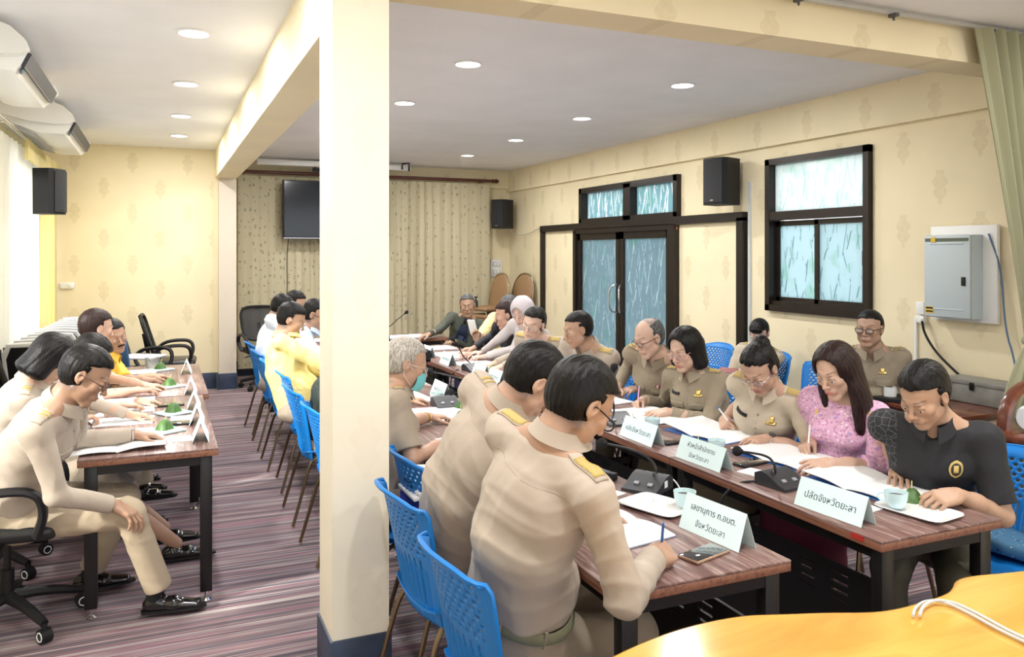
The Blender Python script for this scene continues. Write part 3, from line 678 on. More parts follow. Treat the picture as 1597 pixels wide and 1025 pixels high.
R_CH = [(3.13, 2.28, 178, 'blue plastic chair of the man in the black polo shirt'),
        (3.12, 2.93, 182, 'blue plastic chair of the woman in pink, seen beside her shoulder'),
        (3.10, 3.5, 180, 'blue plastic chair of the khaki woman with a hair bun'),
        (3.15, 4.08, 176, 'blue plastic chair of the khaki woman with bobbed hair'),
        (3.16, 4.68, 180, 'blue plastic chair of the balding man in khaki'),
        (3.20, 5.35, 182, 'blue plastic chair showing between two khaki men near the microphone'),
        (3.16, 5.95, 180, 'blue plastic chair of the khaki man leaning forward'),
        (3.16, 6.55, 180, 'blue plastic chair of the woman in a grey headscarf')]
for x, y, r_, lab in R_CH: dup(bc, (x, y, 0), r_, lab, G2)
W_CH = [(4.52, 6.12, 178, 'empty blue plastic chair at the wall left of the young woman'),
        (4.55, 5.42, 180, 'blue plastic chair of the young woman with a phone'),
        (4.50, 4.72, 184, 'empty blue plastic chair at the wall between the young woman and the man in glasses'),
        (4.60, 4.12, 190, 'blue plastic chair of the man in glasses against the right wall')]
for x, y, r_, lab in W_CH: dup(bc, (x, y, 0), r_, lab, G3)

# ================================================================ office chair
leather = mat('black leather', (.012, .012, .013), .33, bump=.05, bscale=150)
meshM = mat('black mesh', (.02, .02, .022), .6, alpha=.72)
def office_chair(label, loc, rz, group='black office chairs'):
    t = thing('office_chair', label, 'chair', loc, rz, group)
    ob('seat', MB().box((0, 0, .475), (.47, .49, .075), bev=.034, segs=4), leather, t)
    bk = ob('backrest', MB().tube([(-.20, -.20, .60), (-.27, -.23, .8), (-.33, -.225, 1.0), (-.34, 0, 1.015), (-.33, .225, 1.0), (-.27, .23, .8), (-.20, .20, .60), (-.2, 0, .585)], .017, 8, sm=2, closed=True), black, t)
    ob('mesh_panel', MB().grid(lambda u, v: (-.205 - .13 * v + .0 - .03 * (1 - (2 * u - 1) ** 2), (u - .5) * .43, .6 + .405 * v), 12, 12, .003), meshM, bk)
    ob('spine', MB().tube([(-.08, 0, .43), (-.24, 0, .45), (-.27, 0, .6), (-.31, 0, .8)], .022, 8, sm=2), black, t)
    for s in (-1, 1):
        ob('armrest', MB().tube([(.16, s * .25, .47), (.20, s * .285, .58), (.17, s * .30, .675), (.05, s * .305, .69), (-.12, s * .30, .67), (-.2, s * .29, .58), (-.12, s * .26, .47)], .020, 8, sm=2, flat=(1, 1.2)), black, t)
    ob('gas_column', MB().cyl((0, 0, .12), (0, 0, .26), .03).cyl((0, 0, .24), (0, 0, .44), .016), blackm, t)
    ob('lever', MB().tube([(0, 0, .42), (.02, -.2, .42), (.03, -.27, .40)], .007, 6), black, t)
    for k in range(5):
        a = R(72 * k + 20); c, s = math.cos(a), math.sin(a)
        lg = ob('base_arm', MB().tube([(0, 0, .135), (.15 * c, .15 * s, .125), (.31 * c, .31 * s, .085)], lambda q: .03 - .012 * q, 8, sm=1), black, t)
        ob('castor', MB().cyl((.31 * c - .022 * s, .31 * s + .022 * c, .032), (.31 * c + .022 * s, .31 * s - .022 * c, .032), .032).cyl((.31 * c, .31 * s, .03), (.31 * c, .31 * s, .085), .012), black, lg)
        ob('castor_rim', MB().tube([(.31 * c + sg * .023 * s + .02 * math.cos(b) * c, .31 * s - sg * .023 * c + .02 * math.cos(b) * s, .032 + .02 * math.sin(b)) for sg in (1,) for b in [q * .785 for q in range(8)]], .003, 5, closed=True), whitepl, lg)
    return t
oc = office_chair('black office chair of the khaki man at the near end of the left table', (-.64, 4.28, 0), -3)
for x, y, r_, lab in [(-.86, 5.05, 10, 'black office chair behind the dark haired woman in khaki'),
                      (-.80, 7.05, 8, 'black mesh office chair against the curtain beyond the moustached man'),
                      (-.85, 5.75, 4, 'black office chair behind the long haired woman at the left table'),
                      (-.84, 6.35, -5, 'black office chair with its back at the left curtain'),
                      (-.14, 9.15, -14, 'empty black office chair turned sideways beyond the left table'),
                      (.14, 9.85, -4, 'empty black office chair closest to the yellow end wall'),
                      (1.22, 10.55, -80, 'empty mesh backed office chair beside the pilaster')]:
    dup(oc, (x, y, 0), r_, lab, 'black office chairs')

# ---- nested grey stacking chairs along the left wall
greyP = mat('light grey plastic', (.66, .67, .68), .4)
def stack_chair(label, loc, rz):
    t = thing('stacking_chair', label, 'chair', loc, rz, 'nested grey chairs along the left wall')
    ob('backrest', MB().tube([(-.20, -.21, .60), (-.33, -.21, 1.0), (-.34, 0, 1.01), (-.33, .21, 1.0), (-.20, .21, .60)], .014, 8, sm=1, flat=(1, 1.6)), greyP, t)
    ob('seat', MB().box((.12, 0, .62), (.05, .42, .42), rot=(0, 12, 0), bev=.02), leather, t)
    ob('seat_back', MB().grid(lambda u, v: (-.195 - .13 * v + .01 * (2 * u - 1) ** 2, (u - .5) * .40, .60 + .39 * v), 6, 6, .012), leather, t)
    for s in (-1, 1):
        ob('leg', MB().tube([(-.33, s * .22, .98), (-.19, s * .22, .55), (.22, s * .23, .02)], .012, 8), chrome, t)
        ob('leg', MB().tube([(.12, s * .2, .44), (.0, s * .21, .3), (-.22, s * .23, .02)], .012, 8), chrome, t)
        ob('armrest', MB().tube([(-.22, s * .25, .68), (.08, s * .25, .66)], .014, 8), black, t)
    return t
sc = stack_chair('folded grey chair nearest the camera in the row along the left wall', (-.83, 7.35, 0), 80)
for i in range(1, 11): dup(sc, (-.83 + .012 * i, 7.35 + .26 * i, 0), 80, 'folded grey chair, %s of the nested row by the left curtain' % ['second', 'third', 'fourth', 'fifth', 'sixth', 'seventh', 'eighth', 'ninth', 'tenth'][i - 1] if i < 10 else 'folded grey chair at the far end of the nested row', 'nested grey chairs along the left wall')
# stool frame / wire rack chair pieces behind the table
t = thing('tablet_chair', 'grey training chair with white writing tablet behind the moustached man', 'chair', (-.32, 8.35, 0), 60)
ob('tablet', MB().box((.1, -.12, .72), (.3, .36, .02), bev=.01), greyP, t); ob('seat', MB().box((0, 0, .44), (.42, .42, .03), bev=.01), leather, t)
ob('backrest', MB().box((-.24, 0, .8), (.03, .40, .34), rot=(0, -12, 0), bev=.012), mat('blue grey shell', (.05, .12, .25), .5), t)
for sx in (-1, 1):
    for sy in (-1, 1): ob('leg', MB().tube([(sx * .16, sy * .19, .44), (sx * .22, sy * .2, .01)], .011), chrome, t)
rk = MB()
for k in range(7): rk.tube([(.19, -.2 + k * .065, .02), (.12, -.2 + k * .065, .42)], .006, 6)
ob('side_rail', rk, chrome, t)

# ---- brown banquet chairs stacked in the far corner
tan = mat('tan vinyl', (.30, .18, .09), .5)
brz = mat('champagne tube', (.38, .30, .20), .3, .8)
def banquet(label, loc, rz):
    t = thing('banquet_chair', label, 'chair', loc, rz, 'stacked tan banquet chairs')
    o = ob('backrest', MB().sph((-.25, 0, .70), 1, 20, (.028, .19, .25), rot=(0, -10, 0)), tan, t)
    ob('back_tube', MB().tube([(-.2, -.2, .42), (-.23, -.205, .6), (-.27, -.195, .78), (-.30, -.12, .93), (-.305, 0, .965), (-.30, .12, .93), (-.27, .195, .78), (-.23, .205, .6), (-.2, .2, .42)], .012, 8, sm=2), brz, o)
    ob('seat', MB().box((0, 0, .45), (.42, .42, .06), bev=.028, segs=3), tan, t)
    for sx in (-1, 1):
        for sy in (-1, 1): ob('leg', MB().tube([(sx * .17, sy * .18, .43), (sx * .2, sy * .2, .01)], .012), brz, t)
    return t
b0 = banquet('tan banquet chair at the bottom of the left corner stack', (4.33, 10.95, 0), 200)
for k in range(1, 5): dup(b0, (4.33 + .015 * k, 10.95, .11 * k), 200, 'tan banquet chair in the left corner stack, %s' % (['second from the bottom', 'middle one', 'second from the top', 'on top'][k - 1]))
for k in range(5): dup(b0, (4.70, 10.75, .11 * k), 205, 'tan banquet chair in the right corner stack, %s' % (['lowest', 'second from the bottom', 'middle one', 'second from the top', 'on top'][k]))
t = thing('spray_bottle', 'small dark bottle standing on the top tan chair seat', 'bottle', (4.20, 10.9, .922))
ob('bottle', MB().lathe([(0, 0), (.03, 0), (.032, .06), (.026, .09), (.01, .1), (.01, .13), (0, .13)], 16), mat('dark glass', (.03, .03, .03), .2), t)
ob('nozzle', MB().box((.0, 0, .14), (.05, .015, .02), bev=.004), black, t)

# ---- console table by the right wall
redwood = wood('red brown wood', [(.3, (.07, .018, .01)), (.6, (.16, .045, .022)), (.8, (.22, .07, .035))], 0, 2, .25, 10, coat=.4)
t = thing('console_table', 'dark red wooden console table against the right wall', 'table', (4.72, 3.68, 0))
ob('tabletop', MB().box((0, 0, .705), (.66, .72, .03), bev=.006), redwood, t); ob('apron', MB().box((0, 0, .65), (.6, .66, .08)), redwood, t)
for sx in (-1, 1):
    for sy in (-1, 1): ob('leg', MB().box((sx * .28, sy * .31, .32), (.05, .05, .64), bev=.006), redwood, t)
t = thing('storage_case', 'worn grey metal case on the console table against the wall', 'case', (4.93, 3.58, .72))
gs = mat('worn grey', (.26, .26, .24), .5, var=.2, vscale=12)
ob('body', MB().box((0, 0, .06), (.2, .46, .12), bev=.01), gs, t); ob('lid', MB().box((0, 0, .135), (.21, .47, .035), bev=.01), gs, t)
ob('latch', MB().box((-.108, 0, .115), (.012, .03, .05), bev=.003), blackm, t)
t = thing('closed_laptop', 'thin black laptop lying on the console table', 'laptop', (4.50, 3.88, .721), 20)
ob('base', MB().box((0, 0, .008), (.24, .32, .014), bev=.004), black, t); ob('lid', MB().box((0, 0, .019), (.24, .32, .007), bev=.003), black, t)
# ---- carved stand at the right edge
t = thing('carved_stand', 'carved red wooden stand with arched crest at the right edge', 'stand', (4.13, 2.75, 0))
ob('top', MB().box((.05, 0, .775), (.62, .40, .035), bev=.01), redwood, t); ob('moulding', MB().box((.05, 0, .74), (.56, .35, .04), bev=.012), redwood, t)
ob('crest', MB().tube([(-.16, .02, .79), (-.15, .02, .88), (-.10, .02, .96), (0, .02, 1.01), (.12, .02, 1.02), (.25, .02, .98), (.32, .02, .80)], .026, 8, sm=2, flat=(1, 1.5)), redwood, t)
ob('lace_skirt', MB().grid(lambda u, v: (-.2 + .5 * u, -.17 + .008 * math.sin(u * 60), .40 + .32 * v), 60, 6, .003), mat('white lace', (.68, .68, .70), .8, var=.3, vscale=40), t)
for sx in (-1, 1):
    for sy in (-1, 1): ob('leg', MB().cyl((.05 + sx * .24, sy * .14, 0), (.05 + sx * .24, sy * .14, .73), .025), redwood, t)
t = thing('paper_roll', 'white roll lying on the carved red stand', 'roll', (4.17, 2.69, .863))
ob('roll', MB().lathe([(.0, -.17), (.055, -.17), (.068, -.155), (.07, 0), (.068, .155), (.055, .17), (0, .17)], 24), mat('white wrap', (.74, .78, .80), .5, bump=.1, bscale=30), t).rotation_euler = (0, R(90), R(8))
# ================================================================ figure modelling: implicit surfaces meshed with numpy
f32 = np.float32
def V3(*a): return np.array(a if len(a) > 1 else a[0], dtype=np.float64)
def nrm(v): v = V3(v); return v / (np.linalg.norm(v) + 1e-12)
def cone_(a, b, ra, rb):
    a = V3(a).astype(f32); b = V3(b).astype(f32); ab = b - a; L2 = float(ab @ ab) + 1e-12
    def f(p):
        q = p - a; t = np.clip((q @ ab) / L2, 0, 1); d = q - t[:, None] * ab
        return np.sqrt(np.einsum('ij,ij->i', d, d)) - (ra + (rb - ra) * t)
    return f
def ball(c, r):
    c = V3(c).astype(f32)
    def f(p): q = p - c; return np.sqrt(np.einsum('ij,ij->i', q, q)) - r
    return f
def ell(c, r, M=None):
    c = V3(c).astype(f32); r = V3(r).astype(f32); m = float(r.min())
    def f(p):
        q = p - c
        if M is not None: q = q @ M
        k0 = np.sqrt((((q / r)) ** 2).sum(1)) + 1e-6; k1 = np.sqrt((((q / (r * r))) ** 2).sum(1)) + 1e-6
        return k0 * (k0 - 1) / k1
    return f
def ecap(a, b, rx, ry, X, Y, rz=None):
    """capsule with an elliptical section; rx, ry = (at a, at b); X, Y section axes"""
    a = V3(a).astype(f32); b = V3(b).astype(f32); ab = b - a; L2 = float(ab @ ab) + 1e-9; ax = (ab / math.sqrt(L2)).astype(f32)
    X = V3(X).astype(f32); Y = V3(Y).astype(f32)
    def f(p):
        q = p - a; t = np.clip((q @ ab) / L2, 0, 1); d = q - t[:, None] * ab
        x = rx[0] + (rx[1] - rx[0]) * t; y = ry[0] + (ry[1] - ry[0]) * t; z = np.minimum(x, y) if rz is None else rz
        u = d @ X; v = d @ Y; w = d @ ax
        k = np.sqrt((u / x) ** 2 + (v / y) ** 2 + (w / z) ** 2) + 1e-6
        g = np.sqrt((u / x ** 2) ** 2 + (v / y ** 2) ** 2 + (w / (z * z)) ** 2) + 1e-6
        return k * (k - 1) / g
    return f
def plane_(c, n):
    c = V3(c).astype(f32); n = nrm(n).astype(f32)
    return lambda p: (p - c) @ n
def box_(c, h, M=None, r=0.0):
    c = V3(c).astype(f32); h = V3(h).astype(f32) - r
    def f(p):
        q = p - c
        if M is not None: q = q @ M
        q = np.abs(q) - h; return np.sqrt((np.maximum(q, 0) ** 2).sum(1)) + np.minimum(q.max(1), 0) - r
    return f
def smin(a, b, k):
    if k <= 0: return np.minimum(a, b)
    h = np.clip(.5 + .5 * (b - a) / k, 0, 1); return b + (a - b) * h - k * h * (1 - h)
class Sdf:
    def __init__(s): s.ops = []; s.dis = []
    def add(s, f, k=.01): s.ops.append((0, f, k)); return s
    def sub(s, f, k=.005): s.ops.append((1, f, k)); return s
    def cut(s, f, k=.005): s.ops.append((2, f, k)); return s      # intersection
    def wob(s, f): s.dis.append(f); return s
    def __call__(s, p):
        d = np.full(len(p), 9, f32)
        for o, f, k in s.ops:
            e = f(p)
            d = smin(d, e, k) if o == 0 else (-smin(-d, e, k) if o == 1 else -smin(-d, -e, k))
        for f in s.dis: d = d + f(p)
        return d
    def local(s, C, M, sc=1.0):
        C = V3(C).astype(f32); M = M.astype(f32)
        return lambda p: s((p - C) @ M / sc) * sc
    def mesh(s, lo, hi, h):
        lo = V3(lo); hi = V3(hi); B = 8
        n = np.maximum(1, np.ceil((hi - lo) / (h * B)).astype(int)); N = n * B
        gi = np.stack(np.meshgrid(*[np.arange(k) for k in n], indexing='ij'), -1).reshape(-1, 3)
        cen = (lo + (gi * B + B / 2 - .5) * h).astype(f32)
        Rb = h * B * .87 + .012
        per = []; d = np.full(len(cen), 9, f32)
        for o, f, k in s.ops:
            e = f(cen); per.append(e)
            d = smin(d, e, k) if o == 0 else (-smin(-d, e, k) if o == 1 else -smin(-d, -e, k))
        act = np.abs(d) < Rb * 1.25
        G = np.empty(tuple(N), f32)
        G[:] = np.repeat(np.repeat(np.repeat(np.where(d.reshape(n) < 0, -1, 1).astype(f32), B, 0), B, 1), B, 2)
        ai = gi[act]
        off = np.stack(np.meshgrid(*[np.arange(B)] * 3, indexing='ij'), -1).reshape(-1, 3)
        CH = 1500
        for c0 in range(0, len(ai), CH):
            bl = ai[c0:c0 + CH]; idx = bl[:, None, :] * B + off[None]
            pts = (lo + idx * h).astype(f32); val = np.full(pts.shape[:2], 9, f32)
            ci = np.nonzero(act)[0][c0:c0 + CH]
            for (o, f, k), e in zip(s.ops, per):
                m = np.nonzero(e[ci] < 3 * Rb + k)[0] if o < 2 else np.arange(len(ci))
                if not len(m): continue
                e2 = f(pts[m].reshape(-1, 3)).reshape(len(m), -1); cur = val[m]
                val[m] = smin(cur, e2, k) if o == 0 else (-smin(-cur, e2, k) if o == 1 else -smin(-cur, -e2, k))
            if s.dis:
                pf = pts.reshape(-1, 3); vf = val.reshape(-1)
                near = np.abs(vf) < .03
                for f in s.dis: vf[near] += f(pf[near])
                val = vf.reshape(val.shape)
            G[idx[..., 0], idx[..., 1], idx[..., 2]] = val
        return nets(G, lo, h)
def nets(G, lo, h):
    S = G < 0; nx, ny, nz = G.shape
    c = S[:-1, :-1, :-1].astype(np.int8)
    tot = sum(S[i:nx - 1 + i, j:ny - 1 + j, k:nz - 1 + k].astype(np.int8) for i in (0, 1) for j in (0, 1) for k in (0, 1))
    A = np.argwhere((tot > 0) & (tot < 8))
    if not len(A): return np.zeros((0, 3)), np.zeros((0, 4), int)
    idm = np.full((nx - 1, ny - 1, nz - 1), -1, np.int32); idm[A[:, 0], A[:, 1], A[:, 2]] = np.arange(len(A))
    cor = {}
    for i in (0, 1):
        for j in (0, 1):
            for k in (0, 1): cor[i, j, k] = G[A[:, 0] + i, A[:, 1] + j, A[:, 2] + k]
    acc = np.zeros((len(A), 3)); cnt = np.zeros(len(A))
    for a in cor:
        for ax in range(3):
            if a[ax]: continue
            b = list(a); b[ax] = 1; b = tuple(b); va, vb = cor[a], cor[b]; m = (va < 0) != (vb < 0)
            t = va[m] / (va[m] - vb[m]); q = np.tile(np.array(a, float), (m.sum(), 1)); q[:, ax] += t
            acc[m] += q; cnt[m] += 1
    P = lo + (A + acc / cnt[:, None]) * h
    F = []
    for ax in range(3):
        u, v = [(1, 2), (2, 0), (0, 1)][ax]
        sl = [slice(None)] * 3; sl2 = [slice(None)] * 3; sl[ax] = slice(0, -1); sl2[ax] = slice(1, None)
        E = np.argwhere(S[tuple(sl)] != S[tuple(sl2)])
        E = E[(E[:, u] > 0) & (E[:, v] > 0) & (E[:, u] < G.shape[u] - 1) & (E[:, v] < G.shape[v] - 1)]
        if not len(E): continue
        ins = S[E[:, 0], E[:, 1], E[:, 2]]
        q = []
        for du, dv in ((1, 1), (0, 1), (0, 0), (1, 0)):
            Z = E.copy(); Z[:, u] -= du; Z[:, v] -= dv; q.append(idm[Z[:, 0], Z[:, 1], Z[:, 2]])
        q = np.stack(q, 1); q[~ins] = q[~ins][:, ::-1]; F.append(q)
    F = np.concatenate(F); F = F[(F >= 0).all(1)]
    # one relaxation pass evens the quads
    return P, F
def relax(P, F, it=1, w=.5):
    e = np.concatenate([F[:, [0, 1]], F[:, [1, 2]], F[:, [2, 3]], F[:, [3, 0]]])
    for _ in range(it):
        s = np.zeros_like(P); c = np.zeros(len(P))
        np.add.at(s, e[:, 0], P[e[:, 1]]); np.add.at(c, e[:, 0], 1); np.add.at(s, e[:, 1], P[e[:, 0]]); np.add.at(c, e[:, 1], 1)
        P = P * (1 - w) + w * s / np.maximum(c, 1)[:, None]
    return P
def to_mesh(name, P, F, tint=None):
    me = bpy.data.meshes.new(name); me.vertices.add(len(P)); me.vertices.foreach_set('co', np.asarray(P, f32).ravel())
    me.loops.add(len(F) * 4); me.loops.foreach_set('vertex_index', np.asarray(F, np.int32).ravel())
    me.polygons.add(len(F)); me.polygons.foreach_set('loop_start', np.arange(len(F), dtype=np.int32) * 4)
    me.polygons.foreach_set('loop_total', np.full(len(F), 4, np.int32))
    me.update(calc_edges=True); me.polygons.foreach_set('use_smooth', np.ones(len(F), bool))
    if tint is not None:
        a = me.color_attributes.new('tint', 'FLOAT_COLOR', 'POINT'); a.data.foreach_set('color', np.concatenate([tint, np.ones((len(tint), 1))], 1).astype(f32).ravel())
    me.validate(); return me
def folds(seed, amp, wl, region=None, stretch=(1, 1, 1)):
    """cloth creases: warped ridged waves; region(p)->weight"""
    r = np.random.RandomState(seed); K = []
    for i in range(3):
        d = r.normal(size=3); d /= np.linalg.norm(d); d *= np.array(stretch); K.append((d * 2 * math.pi / (wl * r.uniform(.7, 1.4)), r.uniform(0, 6)))
    Wp = [(r.normal(size=3) * 9, r.uniform(0, 6)) for _ in range(3)]
    def f(p):
        q = p.astype(f32).copy()
        for i, (w, ph) in enumerate(Wp): q[:, i] += .045 * np.sin(p @ w.astype(f32) + ph)
        s = 0
        for k, ph in K: s = s + np.exp(1.5 * np.sin(q @ k.astype(f32) + ph))
        s = (s / len(K) / 4.5 - .30)
        a = amp if region is None else amp * region(p)
        return -(s * a * 2.2).astype(f32)
    return f
def spots(lst, base=.25):
    def f(p):
        w = np.full(len(p), base, f32)
        for c, r, a in lst: w += a * np.exp(-((p - V3(c).astype(f32)) ** 2).sum(1) / (r * r))
        return w
    return f
def frame(yaw, pitch=0, roll=0):
    """columns right, forward, up (degrees; yaw 0 = +X, 90 = +Y; pitch < 0 looks down; roll > 0 tips to the right)"""
    y, p, r = R(yaw), R(pitch), R(roll)
    fw = V3(math.cos(y) * math.cos(p), math.sin(y) * math.cos(p), math.sin(p)); rt = nrm(np.cross(fw, V3(0, 0, 1))); up = np.cross(rt, fw)
    rt2 = rt * math.cos(r) - up * math.sin(r); up2 = up * math.cos(r) + rt * math.sin(r)
    return np.stack([rt2, fw, up2], 1)

# ---------------------------------------------------------------- the head, in its own frame (x right, y forward, z up, metres)
def head_sdf(female=False, fat=0.0, age=0.0, down=True):
    s = Sdf(); g = 1.0
    s.add(ell((0, -.014, .036), (.075 + .003 * fat, .096, .084)), .01)
    s.add(ell((0, .022, -.016), (.060 + .006 * fat, .066, .088)), .022)
    jw = .047 + .008 * fat - (.006 if female else 0)
    for x in (-1, 1):
        s.add(cone_((x * jw, .0, -.058), (x * .016, .062, -.099), .021, .017), .022)
        s.add(ball((x * .040, .058, -.018), .0235 + .003 * fat), .016)                       # cheek
        s.add(ball((x * (.034 + .004 * fat), .034, -.058), .026 + .006 * fat), .022)
    s.add(ball((0, .070, -.100), .0175), .018)                                             # chin
    s.add(cone_((-.030, .083, .026), (.030, .083, .026), .0085, .0085), .014)              # brow
    for x in (-1, 1):
        s.sub(ball((x * .031, .102, .004), .0175), .014)                                   # socket
        s.add(ball((x * .031, .0735, .0035), .0145), .003)                                 # lids
        s.add(cone_((x * .020, .0895, .011), (x * .043, .0825, .010), .0022, .0018), .004)   # lid crease
    s.add(cone_((0, .084, .018), (0, .108, -.026), .0065, .0090), .010)                    # nose
    s.add(ball((0, .110, -.0275), .0095), .006)
    for x in (-1, 1):
        s.add(ball((x * .0125, .099, -.032), .0078), .006)
        s.sub(ball((x * .0060, .104, -.0405), .0030), .003)
        s.sub(cone_((x * .022, .097, -.030), (x * .030, .085, -.060), .0015, .001), .008)     # smile fold
    s.add(ell((0, .076, -.062), (.030, .020, .020)), .012)
    s.add(cone_((-.024, .084, -.0625), (0, .0965, -.0585), .0028, .0046), .003); s.add(cone_((.024, .084, -.0625), (0, .0965, -.0585), .0028, .0046), .003)
    s.add(cone_((-.019, .0865, -.0695), (.019, .0865, -.0695), .0040, .0040), .004); s.add(cone_((-.008, .0935, -.0705), (.008, .0935, -.0705), .0050, .0050), .004)
    s.sub(cone_((-.022, .094, -.0645), (.022, .094, -.0645), .0014, .0014), .003)
    s.sub(cone_((-.012, .1, -.083), (.012, .1, -.083), .006, .006), .01)
    for x in (-1, 1):                                                                      # ears
        M = frame(90 - x * 0, 0, 0).astype(f32)
        ear = Sdf().add(ell((x * .080, -.008, .0), (.0085, .019, .031)), 0).add(cone_((x * .074, -.002, -.022), (x * .077, .0, -.030), .008, .006), .005)
        ear.sub(ell((x * .089, -.003, .003), (.0075, .0115, .020)), .004)
        s.add(ear, .006)
    return s
def head_tint(q, skin, brow, lip, female, stubble=0.0, fade=None):
    """per-vertex colours in head coordinates"""
    n = len(q); c = np.tile(np.array(skin, f32), (n, 1)); x = np.abs(q[:, 0]); y = q[:, 1]; z = q[:, 2]
    def mix(w, col): 
        nonlocal c
        w = np.clip(w, 0, 1)[:, None]; c = c * (1 - w) + np.array(col, f32) * w
    inhead = (np.abs(q[:, 0]) < .12) & (z > -.13) & (z < .14) & (np.abs(y) < .13)
    zb = .0315 + .003 * np.sin(np.clip((x - .014) / .036, 0, 1) * 3.14)
    mix(inhead * (y > .06) * (x > .015) * (x < .051) * np.clip(1.3 - np.abs(z - zb) / .0032, 0, 1) * .7, brow)
    mix(inhead * (y > .068) * (x > .017) * (x < .046) * np.clip(1.3 - np.abs(z - (-.0035 + .6 * (x - .031) ** 2 * 30)) / .0020, 0, 1) * .9, (.03, .02, .018))
    mix(inhead * (y > .078) * np.clip(1.4 - np.sqrt((q[:, 0] / .025) ** 2 + ((z + .0645) / .0095) ** 2) , 0, 1) * 1.5 * (.6 if female else .45), lip)
    mix(inhead * (y > .05) * np.exp(-((x - .042) ** 2 + (z + .025) ** 2) / .0005) * .18, (skin[0] * 1.05, skin[1] * .72, skin[2] * .66))
    mix(inhead * np.exp(-(x ** 2 + (z + .03) ** 2) / .0002) * (y > .095) * .25, (skin[0] * 1.05, skin[1] * .75, skin[2] * .7))
    if fade is not None: mix(inhead * (y < .022) * np.clip((z + .098) / .04, 0, 1) * np.clip((.012 - y) / .02, 0, 1) * (x > -1) * .72 * ((x < .074) | (y < -.03)), fade)
    if stubble: mix(inhead * (z < -.045) * (y > -.01) * np.clip((-.04 - z) / .02, 0, 1) * stubble, (skin[0] * .6, skin[1] * .6, skin[2] * .65))
    return c
def hair_sdf(style, seed=1):
    s = Sdf(); r = np.random.RandomState(seed); ph = r.uniform(0, 6, 4)
    C = (0, -.016, .036)
    def strands(am, fx=260, fz=30):
        def f(p):
            a = np.arctan2(p[:, 0], -p[:, 1] + .02)
            t = np.sin(a * fx / 8 + 3 * np.sin(p[:, 2] * fz + ph[0]) + ph[1]) * .5 + np.sin(p[:, 0] * fx + 2 * np.sin(p[:, 2] * 40 + p[:, 1] * 25 + ph[2])) * .35 + np.sin(p[:, 1] * fx * .7 + 2 * np.sin(p[:, 0] * 50) + ph[3]) * .3
            return (t * am).astype(f32)
        return f
    def face_cut(fr, temple, ztop, zmid=.03):
        """positive outside the hair region: the face side"""
        def f(p):
            x = np.abs(p[:, 0]); z = p[:, 2]
            lim = np.where(z > ztop, fr, np.where(z > zmid, temple + (fr - temple) * np.clip((z - zmid) / (ztop - zmid), 0, 1) ** 1.6, temple))
            lim = lim + (.006 * np.sin(p[:, 0] * 110 + ph[0]) + .004 * np.sin(p[:, 0] * 260 + ph[1]) - 3.2 * x * x) * (z > .05)
            return ((p[:, 1] - lim) * .8).astype(f32)
        return f
    def nape(z0, sl=.5):
        return lambda p: ((z0 + sl * (p[:, 1] + .06) - p[:, 2]) * .85).astype(f32)
    if style in ('short', 'crew', 'receding', 'bald'):
        th = {'short': .014, 'crew': .010, 'receding': .009, 'bald': .006}[style]
        s.add(ell(C, (.0765 + th * .7, .098 + th * .9, .084 + th * 1.05)), .01)
        s.add(ell((0, -.028, -.004), (.0745 + th * .12, .079 + th * .3, .078)), .025)
        fr = {'short': .082, 'crew': .078, 'receding': .055, 'bald': .03}[style]; zt = {'short': .084, 'crew': .084, 'receding': .09, 'bald': .09}[style]
        s.cut(face_cut(fr, .010, zt, .045), .010); s.cut(nape(-.088, .62), .012)
        for x in (-1, 1): s.sub(ell((x * .085, .0, -.012), (.02, .030, .040)), .004); s.sub(ell((x * .09, .040, -.01), (.03, .03, .05)), .006)
        if style == 'bald': s.sub(ell((0, .02, .125), (.068, .12, .06)), .01)
        s.wob(strands(.0010 if style != 'short' else .0013, 330, 24))
        if style == 'short': s.wob(folds(seed + 9, .0012, .045, stretch=(1, .4, 1)))
    elif style in ('bob', 'long', 'longside'):
        s.add(ell((0, -.016, .040), (.094, .112, .098)), .01)
        low = -.125 if style == 'bob' else -.21
        for x in (-1, 1):
            s.add(ecap((x * .062, -.03, .03), (x * (.083 if style == 'bob' else .078), -.012, low + .03), (.036, .040), (.062, .050), (1, 0, 0), (0, 1, 0), rz=.03), .03)
            if style != 'bob': s.add(ecap((x * .078, .0, -.10), (x * .072, .058, low - .05), (.032, .026), (.038, .028), (1, 0, 0), (0, 1, 0), rz=.04), .03)
        s.add(ecap((0, -.07, .0), (0, -.075, low + .02), (.078, .085), (.045, .045), (1, 0, 0), (0, 1, 0), rz=.03), .03)
        s.sub(ecap((0, .085, .045), (0, .085, -.3), (.058, .060), (.085, .09), (1, 0, 0), (0, 1, 0), rz=.05), .010)
        s.sub(cone_((0, .02, -.10), (0, .02, -.35), .062, .066), .01)
        s.sub(ell((0, -.0, .143), (.0022, .11, .02)), .003)
        s.wob(strands(.0016, 260, 9))
    elif style in ('bun', 'lowbun', 'greybun'):
        s.add(ell(C, (.085, .109, .094)), .01); s.add(ell((0, -.045, -.01), (.078, .070, .070)), .02)
        s.cut(face_cut(.078 if style == 'lowbun' else .068, .020, .084 if style != 'lowbun' else .062, .04), .010); s.cut(nape(-.07, .5), .006)
        for x in (-1, 1): s.sub(ell((x * .086, .0, -.012), (.02, .026, .036)), .004)
        if style == 'bun': s.add(ell((0, -.095, .085), (.044, .040, .040)), .01)
        elif style == 'lowbun': s.add(ell((0, -.128, .03), (.045, .040, .042)), .01)
        else: s.add(ell((0, -.112, -.035), (.052, .040, .045)), .02)
        if style == 'lowbun': s.add(ell((0, .082, .070), (.055, .022, .03)), .01)
        s.wob(strands(.0018, 300, 20))
    elif style == 'hijab':
        s.add(ell((0, -.012, .036), (.094, .117, .101)), .01)
